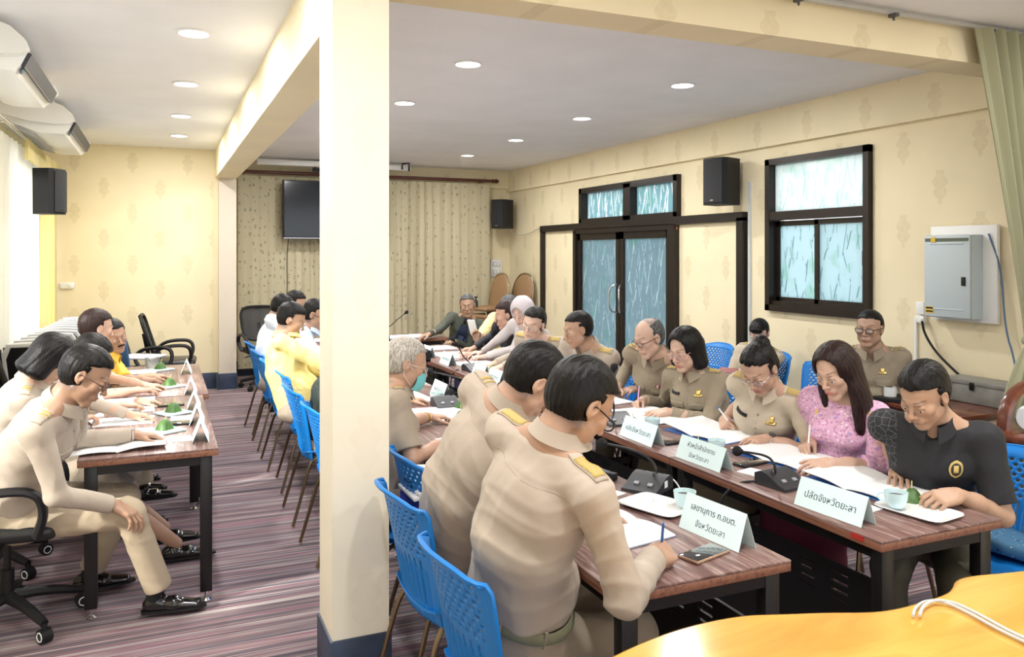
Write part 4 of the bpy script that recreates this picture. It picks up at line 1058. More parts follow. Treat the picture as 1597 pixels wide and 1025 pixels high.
        s.add(ecap((0, -.02, -.03), (0, -.03, -.16), (.088, .085), (.095, .095), (1, 0, 0), (0, 1, 0), rz=.05), .04)
        s.add(ecap((0, -.03, -.17), (0, -.01, -.32), (.12, .22), (.10, .14), (1, 0, 0), (0, 1, 0), rz=.05), .06)
        s.sub(ecap((0, .115, .035), (0, .115, -.065), (.050, .046), (.07, .07), (1, 0, 0), (0, 1, 0), rz=.04), .008)
        s.wob(folds(seed, .0035, .07, stretch=(1, 1, .5)))
    return s

# ---------------------------------------------------------------- the hand, in its own frame (x towards the thumb, y along the fingers, z back of the hand)
HAND = {'rest': ([(18, 25, 15), (22, 28, 18), (26, 30, 20), (30, 32, 22)], (30, -12)),
        'flat': ([(4, 8, 5), (5, 8, 5), (6, 9, 6), (8, 10, 8)], (42, -6)),
        'pen': ([(52, 38, 18), (60, 55, 30), (72, 70, 40), (78, 75, 42)], (14, -32)),
        'fist': ([(70, 80, 50), (74, 85, 50), (76, 85, 50), (78, 82, 50)], (10, -34)),
        'hold': ([(40, 40, 25), (44, 45, 28), (48, 48, 30), (52, 48, 30)], (30, -30)),
        'point': ([(35, 30, 15), (60, 65, 35), (70, 75, 40), (74, 75, 42)], (22, -22))}
def hand_sdf(pose='rest', side=1, s=1.0):
    """side=+1: thumb on +x"""
    H = Sdf(); fl, th = HAND[pose]
    kx = [.031, .0105, -.010, -.029]; ky = [.088, .092, .087, .077]; Lf = [(.040, .025, .020), (.045, .028, .021), (.041, .026, .020), (.032, .020, .018)]
    rf = [.0092, .0094, .0088, .0078]; spread = [5, 1, -3, -8]
    palm = Sdf()
    for i in range(4):
        palm.add(cone_((kx[i] * .62 * side, .004, 0), (kx[i] * side, ky[i], .001), .0145, .0108), .014)
    palm.add(cone_((.022 * side, .022, -.008), (.034 * side, .048, -.010), .016, .013), .016)
    palm.add(cone_((-.022 * side, .02, -.006), (-.026 * side, .06, -.004), .013, .011), .014)
    H.add(palm, 0)
    for i in range(4):
        a = 0; P = V3(kx[i] * side, ky[i], 0); sp = R(spread[i]) * side; r = rf[i]
        for j in range(3):
            a += R(fl[i][j]); d = V3(math.sin(sp) * math.cos(a), math.cos(sp) * math.cos(a), -math.sin(a))
            Q = P + d * Lf[i][j]; H.add(cone_(P, Q, r - .0004 * j, r - .0006 - .0006 * j), .0025 if j else .006); P = Q
    a, b = R(th[0]), R(th[1]); P = V3(.030 * side, .030, -.008)
    for j, (L, r) in enumerate(((.040, .0125), (.032, .0105), (.026, .0095))):
        aa = a * (1.35 - .55 * j); bb = b * (1 + .25 * j)
        d = V3(side * math.sin(aa) * math.cos(bb), math.cos(aa) * math.cos(bb), math.sin(bb)); Q = P + d * L
        H.add(cone_(P, Q, r, r - .0014), .006 if j == 0 else .003); P = Q
    return H
def hand_frame(fd, back):
    """fingers direction, back-of-hand direction -> columns x (thumb side for side=+1), y, z"""
    y = nrm(fd); z = nrm(V3(back) - y * (V3(back) @ y)); x = np.cross(y, z)
    return np.stack([x, y, z], 1)
def two_bone(A, T, l1, l2, pole):
    A, T = V3(A), V3(T); d = T - A; L = np.linalg.norm(d)
    if L > (l1 + l2) * .995: s = L / (l1 + l2) * 1.005; l1 *= s; l2 *= s
    n = d / L; x = (l1 * l1 - l2 * l2 + L * L) / (2 * L); h = math.sqrt(max(l1 * l1 - x * x, 1e-6))
    p = V3(pole); p = p - n * (p @ n); p = nrm(p)
    return A + n * x + p * h

KH = (.43, .365, .30)
khaki = mat('khaki twill', KH, .82, bump=.12, bscale=900, var=.03, vscale=5, spec=.25, sheen=.1, wr=.12)
khakiD = mat('khaki trouser twill', (.36, .30, .235), .85, bump=.12, bscale=900, spec=.2, wr=.2)
khakiO = mat('olive khaki twill', (.32, .27, .20), .85, bump=.12, bscale=900, spec=.2, wr=.12)
beigeS = mat('pale beige cloth', (.54, .47, .37), .82, bump=.1, bscale=900, spec=.2, wr=.2)
gold = mat('gold thread', (.56, .41, .14), .6, .1, bump=.7, bscale=260)
goldM = mat('gilt metal', (.80, .58, .20), .3, .9)
seamM = mat('seam thread', (.33, .275, .21), .8)
skinM = skin_mat()
blackH = hair_mat('black hair', (.002, .002, .002), (.009, .007, .007))
brownH = hair_mat('dark brown hair', (.012, .006, .006), (.035, .016, .014))
greyH = hair_mat('silver hair', (.22, .20, .18), (.60, .56, .50))
saltH = hair_mat('greying hair', (.02, .02, .022), (.20, .20, .21))
eyeW = mat('eye white', (.75, .72, .69), .2); irisM = mat('dark iris', (.03, .015, .01), .1)
lensM = mat('spectacle lens', (.9, .95, 1), .05, alpha=.12, spec=.8)
shoeM = mat('polished black leather', (.008, .008, .009), .14, coat=.5)
sockM = mat('black sock', (.01, .01, .012), .9)

def person(label, C, head, P, yaw, hands, shirt=khaki, sleeve='long', h=.004, hair=('short', blackH), glasses=None, female=False, fat=0.0,
           skin=(.46, .27, .18), trousers=khakiD, knees=None, feet=None, epaulette=None, collar='uniform', elbow=None, shw=None, seed=0, group=None,
           badge=None, wave=1.0, legs=True, belt=None, hs=1.0, bend=.04, look=None, stubble=.0, shoes=True, low=.42, hem=None, wz=-.035, cup=.004, lip=None, brow=None, ear=None, skirt=False):
    """a seated person. C head centre, head=(yaw,pitch,roll), P hip centre, yaw of the body, hands=[(wrist, finger dir, back dir, pose)] left, right"""
    h = h * VOX; C = V3(C); P = V3(P); base = V3(P[0], P[1], 0)
    Mh = frame(*head); hf, hu = Mh[:, 1], Mh[:, 2]
    ut = nrm(C - P); f0 = V3(math.cos(R(yaw)), math.sin(R(yaw)), 0)
    N = C - .080 * hs * hu - .032 * hf * hs - .040 * ut
    u = nrm(N - P); rt = nrm(np.cross(f0, V3(0, 0, 1))); rt = nrm(rt - u * (rt @ u)); fw = np.cross(u, rt)
    L = np.linalg.norm(N - P); k = L / .52
    sw = (shw or (.150 if female else .178)) ; wS = 1 + .10 * fat
    S = [N - .088 * u - s * sw * rt - .008 * fw for s in (1, -1)]          # left, right shoulder joints
    mid = (P + N) / 2 - bend * fw
    chest = N - .17 * k * u - .3 * bend * fw
    la, lf = (.27, .245) if female else (.295, .26)
    W_, E_ = [], []
    for i, hd in enumerate(hands):
        w = V3(hd[0]); pole = (elbow[i] if elbow and elbow[i] is not None else (rt * (-.35 if i == 0 else .35) - u * .9 - fw * .3))
        E_.append(two_bone(S[i], w, la, lf, pole)); W_.append(w)
    # ---- body: head, neck, chest core, arms, hands in one continuous surface
    body = Sdf(); hd_s = head_sdf(female, fat)
    body.add(hd_s.local(C, Mh, hs), 0)
    nr = .045 if female else .051 + .006 * fat
    body.add(cone_(C - .05 * hu * hs - .025 * hf * hs, N, nr * .98, nr * 1.08), .022)
    body.add(ecap(N - .04 * u, N - .15 * k * u, (.09, .13), (.055, .075), rt, fw), .04)
    body.add(cone_(N - .03 * u - .0 * fw, S[0], .045, .040), .03); body.add(cone_(N - .03 * u, S[1], .045, .040), .03)
    ar = (.88 if female else 1.0) * (1 + .12 * fat)
    for i in (0, 1):
        s_ = 1 if i else -1
        body.add(cone_(S[i], E_[i], .043 * ar, .036 * ar), .02)
        fd, bk, pose = hands[i][1:4]
        Hf = hand_frame(fd, bk); side = -1 if i == 1 else 1      # x axis of the frame = y × z; the thumb of a right hand, palm down, is on -x
        hsc = .97 if not female else .88
        body.add(cone_(E_[i], W_[i] - (W_[i] - E_[i]) * .35, .038 * ar, .033 * ar), .02)
        body.add(cone_(W_[i] - (W_[i] - E_[i]) * .4, W_[i], .033 * ar, .0245 * ar), .02)
        body.add(hand_sdf(pose, side).local(W_[i], Hf, hsc), .012)
    pts = [C + .15, C - .15] + W_ + E_ + S + [N - .25 * k * u]
    for i in (0, 1): pts.append(W_[i] + nrm(hands[i][1]) * .2)
    pts = np.array(pts); lo = pts.min(0) - .075; hi = pts.max(0) + .075
    Pv, F = body.mesh(lo, hi, h); Pv = relax(Pv, F, 1, .3)
    q = ((Pv - C) @ Mh / hs).astype(f32)
    tint = head_tint(q, skin, brow or ((.02, .015, .013) if hair[1] is not greyH else (.2, .18, .16)), lip or ((.45, .10, .10) if female else (skin[0] * .75, skin[1] * .55, skin[2] * .55)), female, stubble, None if (female or not hair or hair[0] == 'hijab') else ((.20, .18, .17) if hair[1] is saltH else (.05, .035, .03)))
    o = ob('person', to_mesh('person body', Pv - base, F, tint), skinM, loc=tuple(base), label=label, cat='person', group=group)
    def part(name, sd, m, pts_, hh=None, pad=.05, parent=o, rl=1):
        pts_ = np.array(pts_); a, b = sd.mesh(pts_.min(0) - pad, pts_.max(0) + pad, hh or h)
        if not len(b): return None
        if rl: a = relax(a, b, rl, .35)
        return ob(name, to_mesh(name, a - base, b), m, parent)
    def pm(name, mb, m, parent=o, **k_):      # MB in world coordinates
        mb.bm.transform(Matrix.Translation(-Vector(base))); return ob(name, mb, m, parent, **k_)
    T = lambda x, y, z: C + Mh @ (V3(x, y, z) * hs)
    # ---- eyes
    for x in (-1, 1):
        if h > .0065: break
        dn_ = head[1] < -14; e = MB().sph(tuple(T(x * .031, .0755 - .0006 * dn_, -.0035 - .0022 * dn_)), (.0125 - .0004 * dn_) * hs, 12)
        eo = pm('eye', e, eyeW)
        pm('iris', MB().sph(tuple(T(x * .031, .0850, -.0058 - .0018 * dn_)), .0044 * hs, 8), irisM, eo)
    # ---- hair
    if hair:
        hsd = hair_sdf(hair[0], seed + 3)
        ext = .17 if hair[0] in ('short', 'crew', 'receding', 'bald', 'bun', 'lowbun', 'greybun') else .36
        M32 = Mh
        cs = [T(a, b, c) for a in (-.13, .13) for b in (-.17, .13) for c in (-.09 if ext < .2 else -.33, .16)]
        if hair[0] == 'hijab': cs = [T(a, b, c) for a in (-.26, .26) for b in (-.2, .18) for c in (-.40, .16)]
        part('hair' if hair[0] != 'hijab' else 'headscarf', Sdf().add(hsd.local(C, Mh, hs), 0), hair[1], cs, hh=min(h, .0045) if h < .0065 else h, pad=.01)
    # ---- shirt
    sh = Sdf(); gth = .010
    cx, cy = .150 * wS, .108 * (1 + .16 * fat)
    if female: cx *= .92
    hipx, hipy = .158 * wS * (1.04 if female else 1), .125 * (1 + .12 * fat)
    pb = P - .02 * u
    sh.add(ecap(pb, mid, (hipx, .145 * wS), (hipy, .112 * (1 + .25 * fat)), rt, fw, rz=.05), .02)
    sh.add(ecap(mid, chest, (.145 * wS, cx + gth), (.112 * (1 + .25 * fat), cy + gth), rt, fw), .05)
    sh.add(ecap(chest, N - .11 * u, (cx + gth, sw * .74), (cy + gth, .078), rt, fw), .05)
    if fat: sh.add(ell(P + .14 * u + .05 * fw, (.13 * wS, .13 * wS, .12)), .06)
    if female:
        for s_ in (-1, 1): sh.add(ball(chest - .02 * u + fw * .072 + rt * s_ * .065, .062), .035)
    for i in (0, 1):
        sh.add(cone_(N - .052 * u, S[i], .046, .052), .045)
        rs = ar * (1.0 if sleeve != 'none' else 1)
        if sleeve == 'long':
            sh.add(cone_(S[i], E_[i], .056 * rs, .046 * rs), .035)
            e2 = W_[i] + (E_[i] - W_[i]) * .10
            sh.add(cone_(E_[i], e2, .046 * rs, .036 * rs), .012)
        elif sleeve == 'short':
            e2 = S[i] + (E_[i] - S[i]) * .82
            sh.add(cone_(S[i], e2, .060 * rs, .060 * rs), .035)
        elif sleeve == 'mid':
            sh.add(cone_(S[i], E_[i], .062 * rs, .050 * rs), .035); e2 = E_[i] + (W_[i] - E_[i]) * .35; sh.add(cone_(E_[i], e2, .05 * rs, .050 * rs), .02)
        d = nrm(W_[i] - E_[i]) if sleeve in ('long', 'mid') else nrm(E_[i] - S[i])
        def capcut(e2=e2, d=d): 
            b = box_(e2 + d * .06, (.075, .06, .075), np.stack([nrm(np.cross(d, V3(.3, .2, 1))), d, nrm(np.cross(d, nrm(np.cross(d, V3(.3, .2, 1)))))], 1).astype(f32))
            return b
        sh.sub(capcut(), .003)
    sh.sub(cone_(N - .035 * u + fw * .01, N + .12 * u, nr + .004, nr + .012), .006)
    if collar in ('uniform', 'polo', 'v'):
        sh.sub(ell(N - .045 * u + fw * .075, (.023, .028, .036), np.stack([rt, fw, u], 1).astype(f32)), .01)
    lowz = P[2] - (.10 if hem is None else hem)
    sh.cut(plane_(P + u * wz, -u), .008)
    reg = spots([(E_[0], .10, .9), (E_[1], .10, .9), (P + .08 * u, .14, .9), (S[0] - .08 * u, .09, .7), (S[1] - .08 * u, .09, .7), (mid - .1 * fw, .12, .4)], .42)
    sh.wob(folds(seed * 7 + 1, .0082 * wave, .20, reg, (1, 1, .6))); sh.wob(folds(seed * 7 + 2, .0040 * wave, .085, reg))
    ps = [P, P + hipx * rt, P - hipx * rt, N, P - .17 * fw, P + .17 * fw, mid - .15 * fw, mid + .15 * fw, chest + .15 * fw] + S + E_ + ([W_[0], W_[1]] if sleeve in ('long', 'mid') else [])
    shirt_o = part('shirt', sh, shirt, ps, pad=.12, rl=2)
    # surface finder for things sewn on the shirt
    me = shirt_o.data; bvh = BVHTree.FromPolygons([v.co for v in me.vertices], [p.vertices for p in me.polygons])
    def hit(pt, dr, parent_bvh=bvh):
        d = Vector(nrm(dr)); o_ = Vector(V3(pt) - base) - d * .095
        r_ = parent_bvh.ray_cast(o_, d)
        return (r_[0] + Vector(base), r_[1]) if r_[0] is not None else (Vector(pt), -d)
    def patch(name, ctr, dr, ux, w, hgt, th, m, parent=shirt_o, nu=8, nv=5, shape=None):
        """a thin sewn-on piece following the cloth: ctr near the surface, dr = direction into the body, ux = its width axis"""
        ux = nrm(ux); vy = nrm(np.cross(nrm(dr), ux)); mb = MB()
        def fn(a, b):
            x = (a - .5) * w; y = (b - .5) * hgt
            if shape: x, y = shape(a, b, x, y)
            p_, n_ = hit(V3(ctr) + ux * x + vy * y, dr); return p_ - Vector(nrm(dr)) * th
        mb.grid(fn, nu, nv, 0); bmesh.ops.solidify(mb.bm, geom=mb.bm.faces, thickness=-th * .9) if False else None
        x = pm(name, mb, m, parent); md = x.modifiers.new('solid', 'SOLIDIFY'); md.thickness = th * 1.4; md.offset = 0; return x
    def seam(name, pts_, m, r_=.0012, parent=shirt_o, dr=None):
        out = []
        n = len(pts_)
        for i_ in range(n - 1):
            for t_ in np.linspace(0, 1, 8, endpoint=False):
                q_ = V3(pts_[i_]) * (1 - t_) + V3(pts_[i_ + 1]) * t_; out.append(tuple(hit(q_, dr)[0]))
        out.append(tuple(hit(pts_[-1], dr)[0])); return pm(name, MB().tube(out, r_, 5), m, parent)
    # ---- collar
    if collar in ('uniform', 'polo'):
        cr = nr + .010; c0 = N - .018 * u + .004 * fw + nrm(C - N) * cup
        def band(a, v, out=0.0):
            th = (a - .5) * 2 * math.pi * .91; x = math.sin(th); y = -math.cos(th)
            rr = cr
            return c0, th, x, y, rr
        def fold(a, v):
            _, th, x, y, rr = band(a, v)
            drop = .036 + .020 * abs(2 * a - 1) ** 3
            zz = .026 - drop * v + .004 * (1 - v); out_ = .003 + .017 * v + .005 * v * v; zz += .010
            p_ = c0 + rt * x * (rr + out_) + fw * (y * (rr * 1.05 + out_) + .012 * abs(2 * a - 1) ** 4 * 2) + u * (zz - .018 * (y + 1) * .9)
            return tuple(p_)
        def stand(a, v):
            _, th, x, y, rr = band(a, v)
            return tuple(c0 + rt * x * (rr + .002) + fw * y * (rr * 1.05 + .002) + u * (-.055 + .092 * v - .018 * (y + 1) * .9))
        pm('collar', MB().grid(fold, 40, 6, .0022).grid(stand, 40, 4, .0022), shirt if collar == 'uniform' or hem is None else shirt, shirt_o)
    elif collar == 'round':
        pm('collar', MB().tube([tuple(N - .024 * u + rt * math.sin(a) * (nr + .012) + fw * (math.cos(a) * (nr + .014) + .008) - u * .012 * math.cos(a)) for a in [k_ * .2618 for k_ in range(24)]], .005, 6, closed=True, flat=(1.8, .8)), shirt, shirt_o)
    if epaulette:
        for i in (0, 1):
            s_ = 1 if i else -1
            a_ = N - .035 * u + rt * s_ * .080; b_ = S[i] + rt * s_ * .012 + u * .04
            ctr = (a_ + b_) / 2; ax = nrm(b_ - a_); ln = np.linalg.norm(b_ - a_) + .02
            dn = -nrm(u + .25 * rt * s_); acr = nrm(np.cross(dn, ax))
            bd = patch('epaulette', ctr, dn, ax, ln, .046, .003, shirt, nu=10, nv=5)
            if epaulette == 'gold':
                patch('gold_board', ctr + ax * .010, dn, ax, ln * .66, .038, .005, gold, parent=bd)
            else:
                for t_ in (-.30, -.12, .06, .2)[:epaulette]:
                    patch('gold_bar', ctr + ax * (ln * (t_ + .18)), dn, ax, .010, .042, .005, gold, parent=bd, nu=2)
    if badge:
        hitb = lambda x_, z_: chest + rt * x_ + u * z_ + fw * .1
        if 'pocket' in badge:
            for s_ in (-1, 1):
                fl_ = patch('pocket_flap', hitb(s_ * .075, -.035), -fw, rt, .10, .042, .003, shirt, nu=10, nv=4, shape=lambda a, b, x, y: (x, y * (1 if b < .5 else 1) + (.010 * (1 - abs(2 * a - 1)) * (1 if b > .5 else 0)) * -1 * 0))
                bt = hit(hitb(s_ * .075, -.048), -fw)[0]; pm('button', MB().sph(tuple(bt - Vector(-fw) * .004), .005, 8, sc=(1, 1, 1)), shirt, fl_)
        if 'ribbon' in badge:
            rb = patch('ribbon_bar', hitb(-.075, .02), -fw, rt, .055, .016, .004, mat('ribbon red', (.35, .03, .05), .6))
            patch('ribbon_band', hitb(-.062, .02), -fw, rt, .012, .0165, .006, mat('ribbon white', (.8, .8, .8), .6), parent=rb, nu=2)
            patch('ribbon_band', hitb(-.088, .02), -fw, rt, .010, .0165, .006, mat('ribbon blue', (.05, .07, .35), .6), parent=rb, nu=2)
        if 'gold' in badge:
            rb = patch('gold_badge', hitb(-.07, .03), -fw, rt, .05, .010, .004, goldM); patch('badge_wing', hitb(-.07, .045), -fw, rt, .022, .026, .006, goldM, parent=rb, nu=4, nv=4)
        if 'name' in badge: patch('name_tag', hitb(.085, .03), -fw, rt, .065, .014, .004, black)
        if 'pin' in badge:
            for s_ in (-1, 1): 
                pp = hit(N - .055 * u + rt * s_ * .048 + fw * .08, -fw)[0]; pm('collar_pin', MB().sph(tuple(pp + Vector(fw) * .014), .0075, 8, sc=(1, 1, 1)), goldM, shirt_o)
        if 'buttons' in badge:
            seam('placket', [chest + u * .06 + fw * .1, P + u * .04 + fw * .1], seamM, .0010, dr=-fw)
            for q_ in (.05, -.02, -.09, -.16):
                pp = hit(chest + u * q_ + fw * .1, -fw)[0]; pm('button', MB().sph(tuple(pp), .0052, 8), mat('khaki button', (.3, .24, .16), .4), shirt_o)
        if 'yoke' in badge:
            seam('yoke_seam', [S[0] - .015 * u - fw * .1, N - .10 * u - fw * .12, S[1] - .015 * u - fw * .1], seamM, .0010, dr=fw)
        if 'crest' in badge:
            rb = patch('crest', hitb(-.085, .01), -fw, rt, .048, .062, .003, mat('crest gold', (.62, .46, .16), .5), nu=8, nv=8, shape=lambda a, b, x, y: ((x * math.sqrt(max(0, 1 - (2 * b - 1) ** 2 * .98))), y))
            patch('crest_field', hitb(-.085, .01), -fw, rt, .034, .046, .0048, mat('crest dark', (.03, .025, .02), .5), parent=rb, nu=8, nv=8, shape=lambda a, b, x, y: ((x * math.sqrt(max(0, 1 - (2 * b - 1) ** 2 * .98))), y))
            patch('crest_figure', hitb(-.085, .012), -fw, rt, .016, .026, .0066, mat('crest gold', (.62, .46, .16), .5), parent=rb, nu=4, nv=4)
    if belt:
        ring = []
        for a_ in np.linspace(0, 2 * math.pi, 40, endpoint=False):
            dr_ = rt * math.cos(a_) + fw * math.sin(a_); ring.append(tuple(P + (wz - .006) * u + rt * math.cos(a_) * (hipx + .007) + fw * math.sin(a_) * (hipy + .009)))
        bo = pm('belt', MB().tube(ring, .006, 8, closed=True, flat=(3.0, 1)), mat('olive web belt', (.20, .20, .12), .7, bump=.3, bscale=300))
    # ---- legs
    if legs:
        if knees is None: knees = [P + f0 * .43 + rt * s_ * .11 + V3(0, 0, .50 - P[2]) for s_ in (-1, 1)]
        if feet is None: feet = [V3(k_[0], k_[1], .09) + f0 * (.02 + .05 * (i % 2)) + rt * .0 for i, k_ in enumerate(knees)]
        tr = Sdf(); hh = max(h, .006) if belt is None and low == .42 else h
        tr.add(ecap(P - u * .03 - fw * .01, P + u * .03, (hipx + .004, hipx - .004), (hipy + .006, hipy), rt, fw, rz=.075), .03)
        for i, s_ in enumerate((-1, 1)):
            H_ = P + rt * s_ * .085 - V3(0, 0, .015); K_ = V3(knees[i]); A_ = V3(feet[i])
            tr.add(cone_(H_, K_, .092 if not female else .088, .066), .04)
            if not skirt:
                tr.add(cone_(K_, K_ + (A_ - K_) * .9, .064, .060), .02); d = nrm(A_ - K_)
                tr.sub(box_(A_ + d * .04, (.12, .07, .12), np.stack([nrm(np.cross(d, V3(1, .2, .1))), d, nrm(np.cross(d, nrm(np.cross(d, V3(1, .2, .1)))))], 1).astype(f32)), .003)
            else:
                tr.add(cone_(K_, K_ + (A_ - K_) * .3, .07, .085), .05)
        if skirt: tr.add(cone_(P + f0 * .15, (V3(knees[0]) + V3(knees[1])) / 2, .12, .10), .08)
        if belt: tr.cut(plane_(P + u * (wz + .012), u), .004)
        tr.wob(folds(seed * 5 + 3, .006, .11, spots([(knees[0], .12, .8), (knees[1], .12, .8), (P + f0 * .08, .14, 1)], .35)))
        part('trousers' if not skirt else 'skirt', tr, trousers, [P + .2 * rt, P - .2 * rt, P - .12 * f0] + [V3(a) for a in knees] + [V3(a) for a in feet], hh=hh, pad=.13)
        if skirt:
            for i in (0, 1):
                sk = Sdf().add(cone_(V3(knees[i]) - V3(0, 0, .05), V3(feet[i]), .055, .034), .01)
                lm = part('lower_leg', sk, mat('bare leg', skin, .5), [V3(knees[i]), V3(feet[i])], hh=.008, pad=.08)
        if shoes:
            for i in (0, 1):
                A_ = V3(feet[i]); d = nrm(V3(f0[0], f0[1], 0)) if not isinstance(shoes, tuple) else nrm(V3(shoes[i][0], shoes[i][1], 0))
                sx = V3(d[1], -d[0], 0); z0 = A_[2] - .085
                so = Sdf(); Q = lambda a, b, c: V3(A_[0], A_[1], z0) + d * a + sx * b + V3(0, 0, c)
                so.add(ecap(Q(-.045, 0, .035), Q(.06, 0, .034), (.034, .042), (.034, .030), sx, V3(0, 0, 1)), .01)
                so.add(ecap(Q(.06, 0, .028), Q(.165, .006, .022), (.042, .036), (.028, .018), sx, V3(0, 0, 1)), .02)
                so.add(cone_(Q(-.02, 0, .05), Q(-.015, 0, .095 if not skirt else .04), .036, .036), .02)
                if not skirt: so.sub(cone_(Q(-.02, 0, .09), Q(-.02, 0, .2), .034, .04), .003)
                so.cut(plane_(Q(0, 0, .003), V3(0, 0, -1)), .003)
                s_o = part('shoe', so, shoeM, [Q(-.1, -.05, 0), Q(.22, .05, .12), Q(-.1, .05, 0)], hh=max(h, .004), pad=.02)
                sol = MB(); sol.prism([(float((-.08 + .0) + 0), 0)] * 0 + [(a, b) for a, b in [(-.078, -.028), (-.085, 0), (-.078, .028), (.02, .036), (.10, .044), (.17, .036), (.205, .012), (.20, -.012), (.16, -.034), (.09, -.042), (.02, -.034)]], 'Z', 0, .012)
                sol.bm.transform(Matrix(((d[0], sx[0], 0, A_[0]), (d[1], sx[1], 0, A_[1]), (0, 0, 1, z0), (0, 0, 0, 1)))); pm('sole', sol, black, s_o)
                if not skirt and h < .005: pm('sock', MB().cyl(tuple(Q(-.02, 0, .04)), tuple(A_ + (V3(knees[i]) - A_) * .3), .036, .042), sockM)
    # ---- spectacles, ear-rings
    if glasses:
        gm = {'black': black, 'metal': chrome, 'brown': mat('brown frame', (.06, .02, .015), .3), 'pink': mat('rose metal', (.55, .30, .30), .3, .6)}[glasses]
        mb = MB()
        for x in (-1, 1):
            mb.tube([tuple(T(x * .033 + .0265 * math.cos(a) * (1 - .12 * math.sin(a) ** 4), .101 - .10 * abs(.0265 * math.cos(a) + x * .033) ** 1.3, -.0015 + .0165 * math.copysign(abs(math.sin(a)) ** .7, math.sin(a)))) for a in [k_ * .5236 for k_ in range(12)]], .0016 if glasses != 'black' else .0023, 6, closed=True, sm=1)
            mb.tube([tuple(T(x * .056, .094, .004)), tuple(T(x * .070, .080, .006)), tuple(T(x * .079, .03, .008)), tuple(T(x * .083, -.005, .008)), tuple(T(x * .083, -.018, -.006))], .0016 if glasses == 'metal' else .0022, 6)
        mb.tube([tuple(T(-.010, .101, .004)), tuple(T(0, .104, .007)), tuple(T(.010, .101, .004))], .0016, 6)
        go = pm('spectacles', mb, gm)
        for x in (-1, 1):
            ln_ = MB(); ln_.grid(lambda a, b: tuple(T(x * .033 + .0225 * math.cos(a * 6.2832) * b, .1005 - .0 * b - .10 * abs(.0225 * math.cos(a * 6.2832) * b + x * .033) ** 1.3, -.0015 + .0155 * math.sin(a * 6.2832) * b)), 12, 3); pm('lens', ln_, lensM, go)
    if ear:
        for x in (-1, 1): pm('earring', MB().sph(tuple(T(x * .083, -.004, -.038)), .0055, 8).sph(tuple(T(x * .083, -.004, -.052)), .0065, 8), mat('pearl', (.8, .77, .72), .25))
    return dict(o=o, T=T, C=C, N=N, S=S, E=E_, W=W_, P=P, u=u, fw=fw, rt=rt, f0=f0, part=part, pm=pm, hit=hit, patch=patch, seam=seam, shirt=shirt_o, Mh=Mh, h=h, base=base, nr=nr, hands=hands)
def watch(p, i, m=None, face=(.04, .04, .05)):
    """wristwatch on wrist i"""
    W_, E_ = p['W'][i], p['E'][i]; d = nrm(W_ - E_); c = W_ - d * .018; y, z = nrm(p['hands'][i][1]), nrm(p['hands'][i][2]); z = nrm(z - d * (z @ d)); x = np.cross(d, z)
    b = p['pm']('wristwatch', MB().tube([tuple(c + (x * math.cos(a) * .030 + z * math.sin(a) * .025)) for a in [k * .349 for k in range(18)]], .0035, 6, closed=True, flat=(1, 2.6)), m or chrome)
    p['pm']('dial', MB().cyl(tuple(c + z * .024), tuple(c + z * .034), .017), mat('dial %s' % (face,), face, .2), b)
# ================================================================ the people (positions in metres in the room)
U = (0, 0, 1)
GR = 'officials seated along the right row'
# ---- centre row
P12 = person('man in khaki and dark glasses seen from behind, writing at the nearest centre table',
    (1.085, 2.00, 1.275), (6, -38, 4), (.985, 2.22, .58), 18,
    [((1.34, 2.42, .795), (1, .05, -.05), (-.1, 0, 1), 'rest'), ((1.346, 2.014, 0.800), (.9, .45, -.10), (.1, -.55, .8), 'pen')],
    h=.0034, hair=('short', blackH), glasses='black', sleeve='long', epaulette='gold', badge=('yoke',), belt=True, seed=1, skin=(0.445, 0.273, 0.186), bend=.05,
    elbow=[(-.75, .45, -1.1), (-.35, -.5, -.75)], wave=1.35, fat=.35, wz=.095, cup=.030)
P13 = person('young man in khaki bent over papers, second from the yellow desk in the centre row',
    (1.157, 2.463, 1.268), (-2, -46, 6), (.98, 2.86, .55), 6,
    [((1.32, 3.02, .79), (1, 0, -.1), (0, 0, 1), 'rest'), ((1.33, 2.70, .79), (1, .1, -.1), (0, 0, 1), 'rest')],
    h=.0038, hair=('short', blackH), epaulette=2, badge=('yoke',), belt=True, seed=2, skin=(0.530, 0.336, 0.248), bend=.06, wave=1.2, wz=.03, cup=.030, elbow=[(-.5, .4, -1.0), None])
P14 = person('grey haired woman in khaki with a teal face mask and gold bracelet',
    (1.109, 3.826, 1.158), (-10, -20, 0), (.97, 3.72, .54), -4,
    [((1.373, 4.280, 0.790), (1, -.15, -.05), (0, 0, 1), 'rest'), ((1.280, 3.688, 0.790), (1, .2, -.05), (0, 0, 1), 'flat')],
    h=.0042, hair=('greybun', greyH), sleeve='short', glasses='metal', female=True, fat=.6, epaulette='gold', seed=3, skin=(0.488, 0.302, 0.211), badge=('yoke',), shirt=khakiD)
T = P14['T']; ms = mat('teal face mask', (.16, .52, .55), .7)
mk = P14['pm']('face_mask', MB().grid(lambda a, b: tuple(T(.060 * math.sin((a - .5) * 2.5), .020 + .098 * math.cos((a - .5) * 1.9) - .012 * (2 * b - 1) ** 2 - .02 * abs(a - .5), -.108 + .092 * b)), 16, 12, .002), ms)
P14['pm']('ear_loop', MB().tube([tuple(T(-.058, .05, -.03)), tuple(T(-.078, .0, .01)), tuple(T(-.082, -.018, 0)), tuple(T(-.078, -.005, -.05)), tuple(T(-.056, .048, -.09))], .0014, 5).tube([tuple(T(.058, .05, -.03)), tuple(T(.078, .0, .01)), tuple(T(.082, -.018, 0)), tuple(T(.078, -.005, -.05)), tuple(T(.056, .048, -.09))], .0014, 5), whitepl, mk)
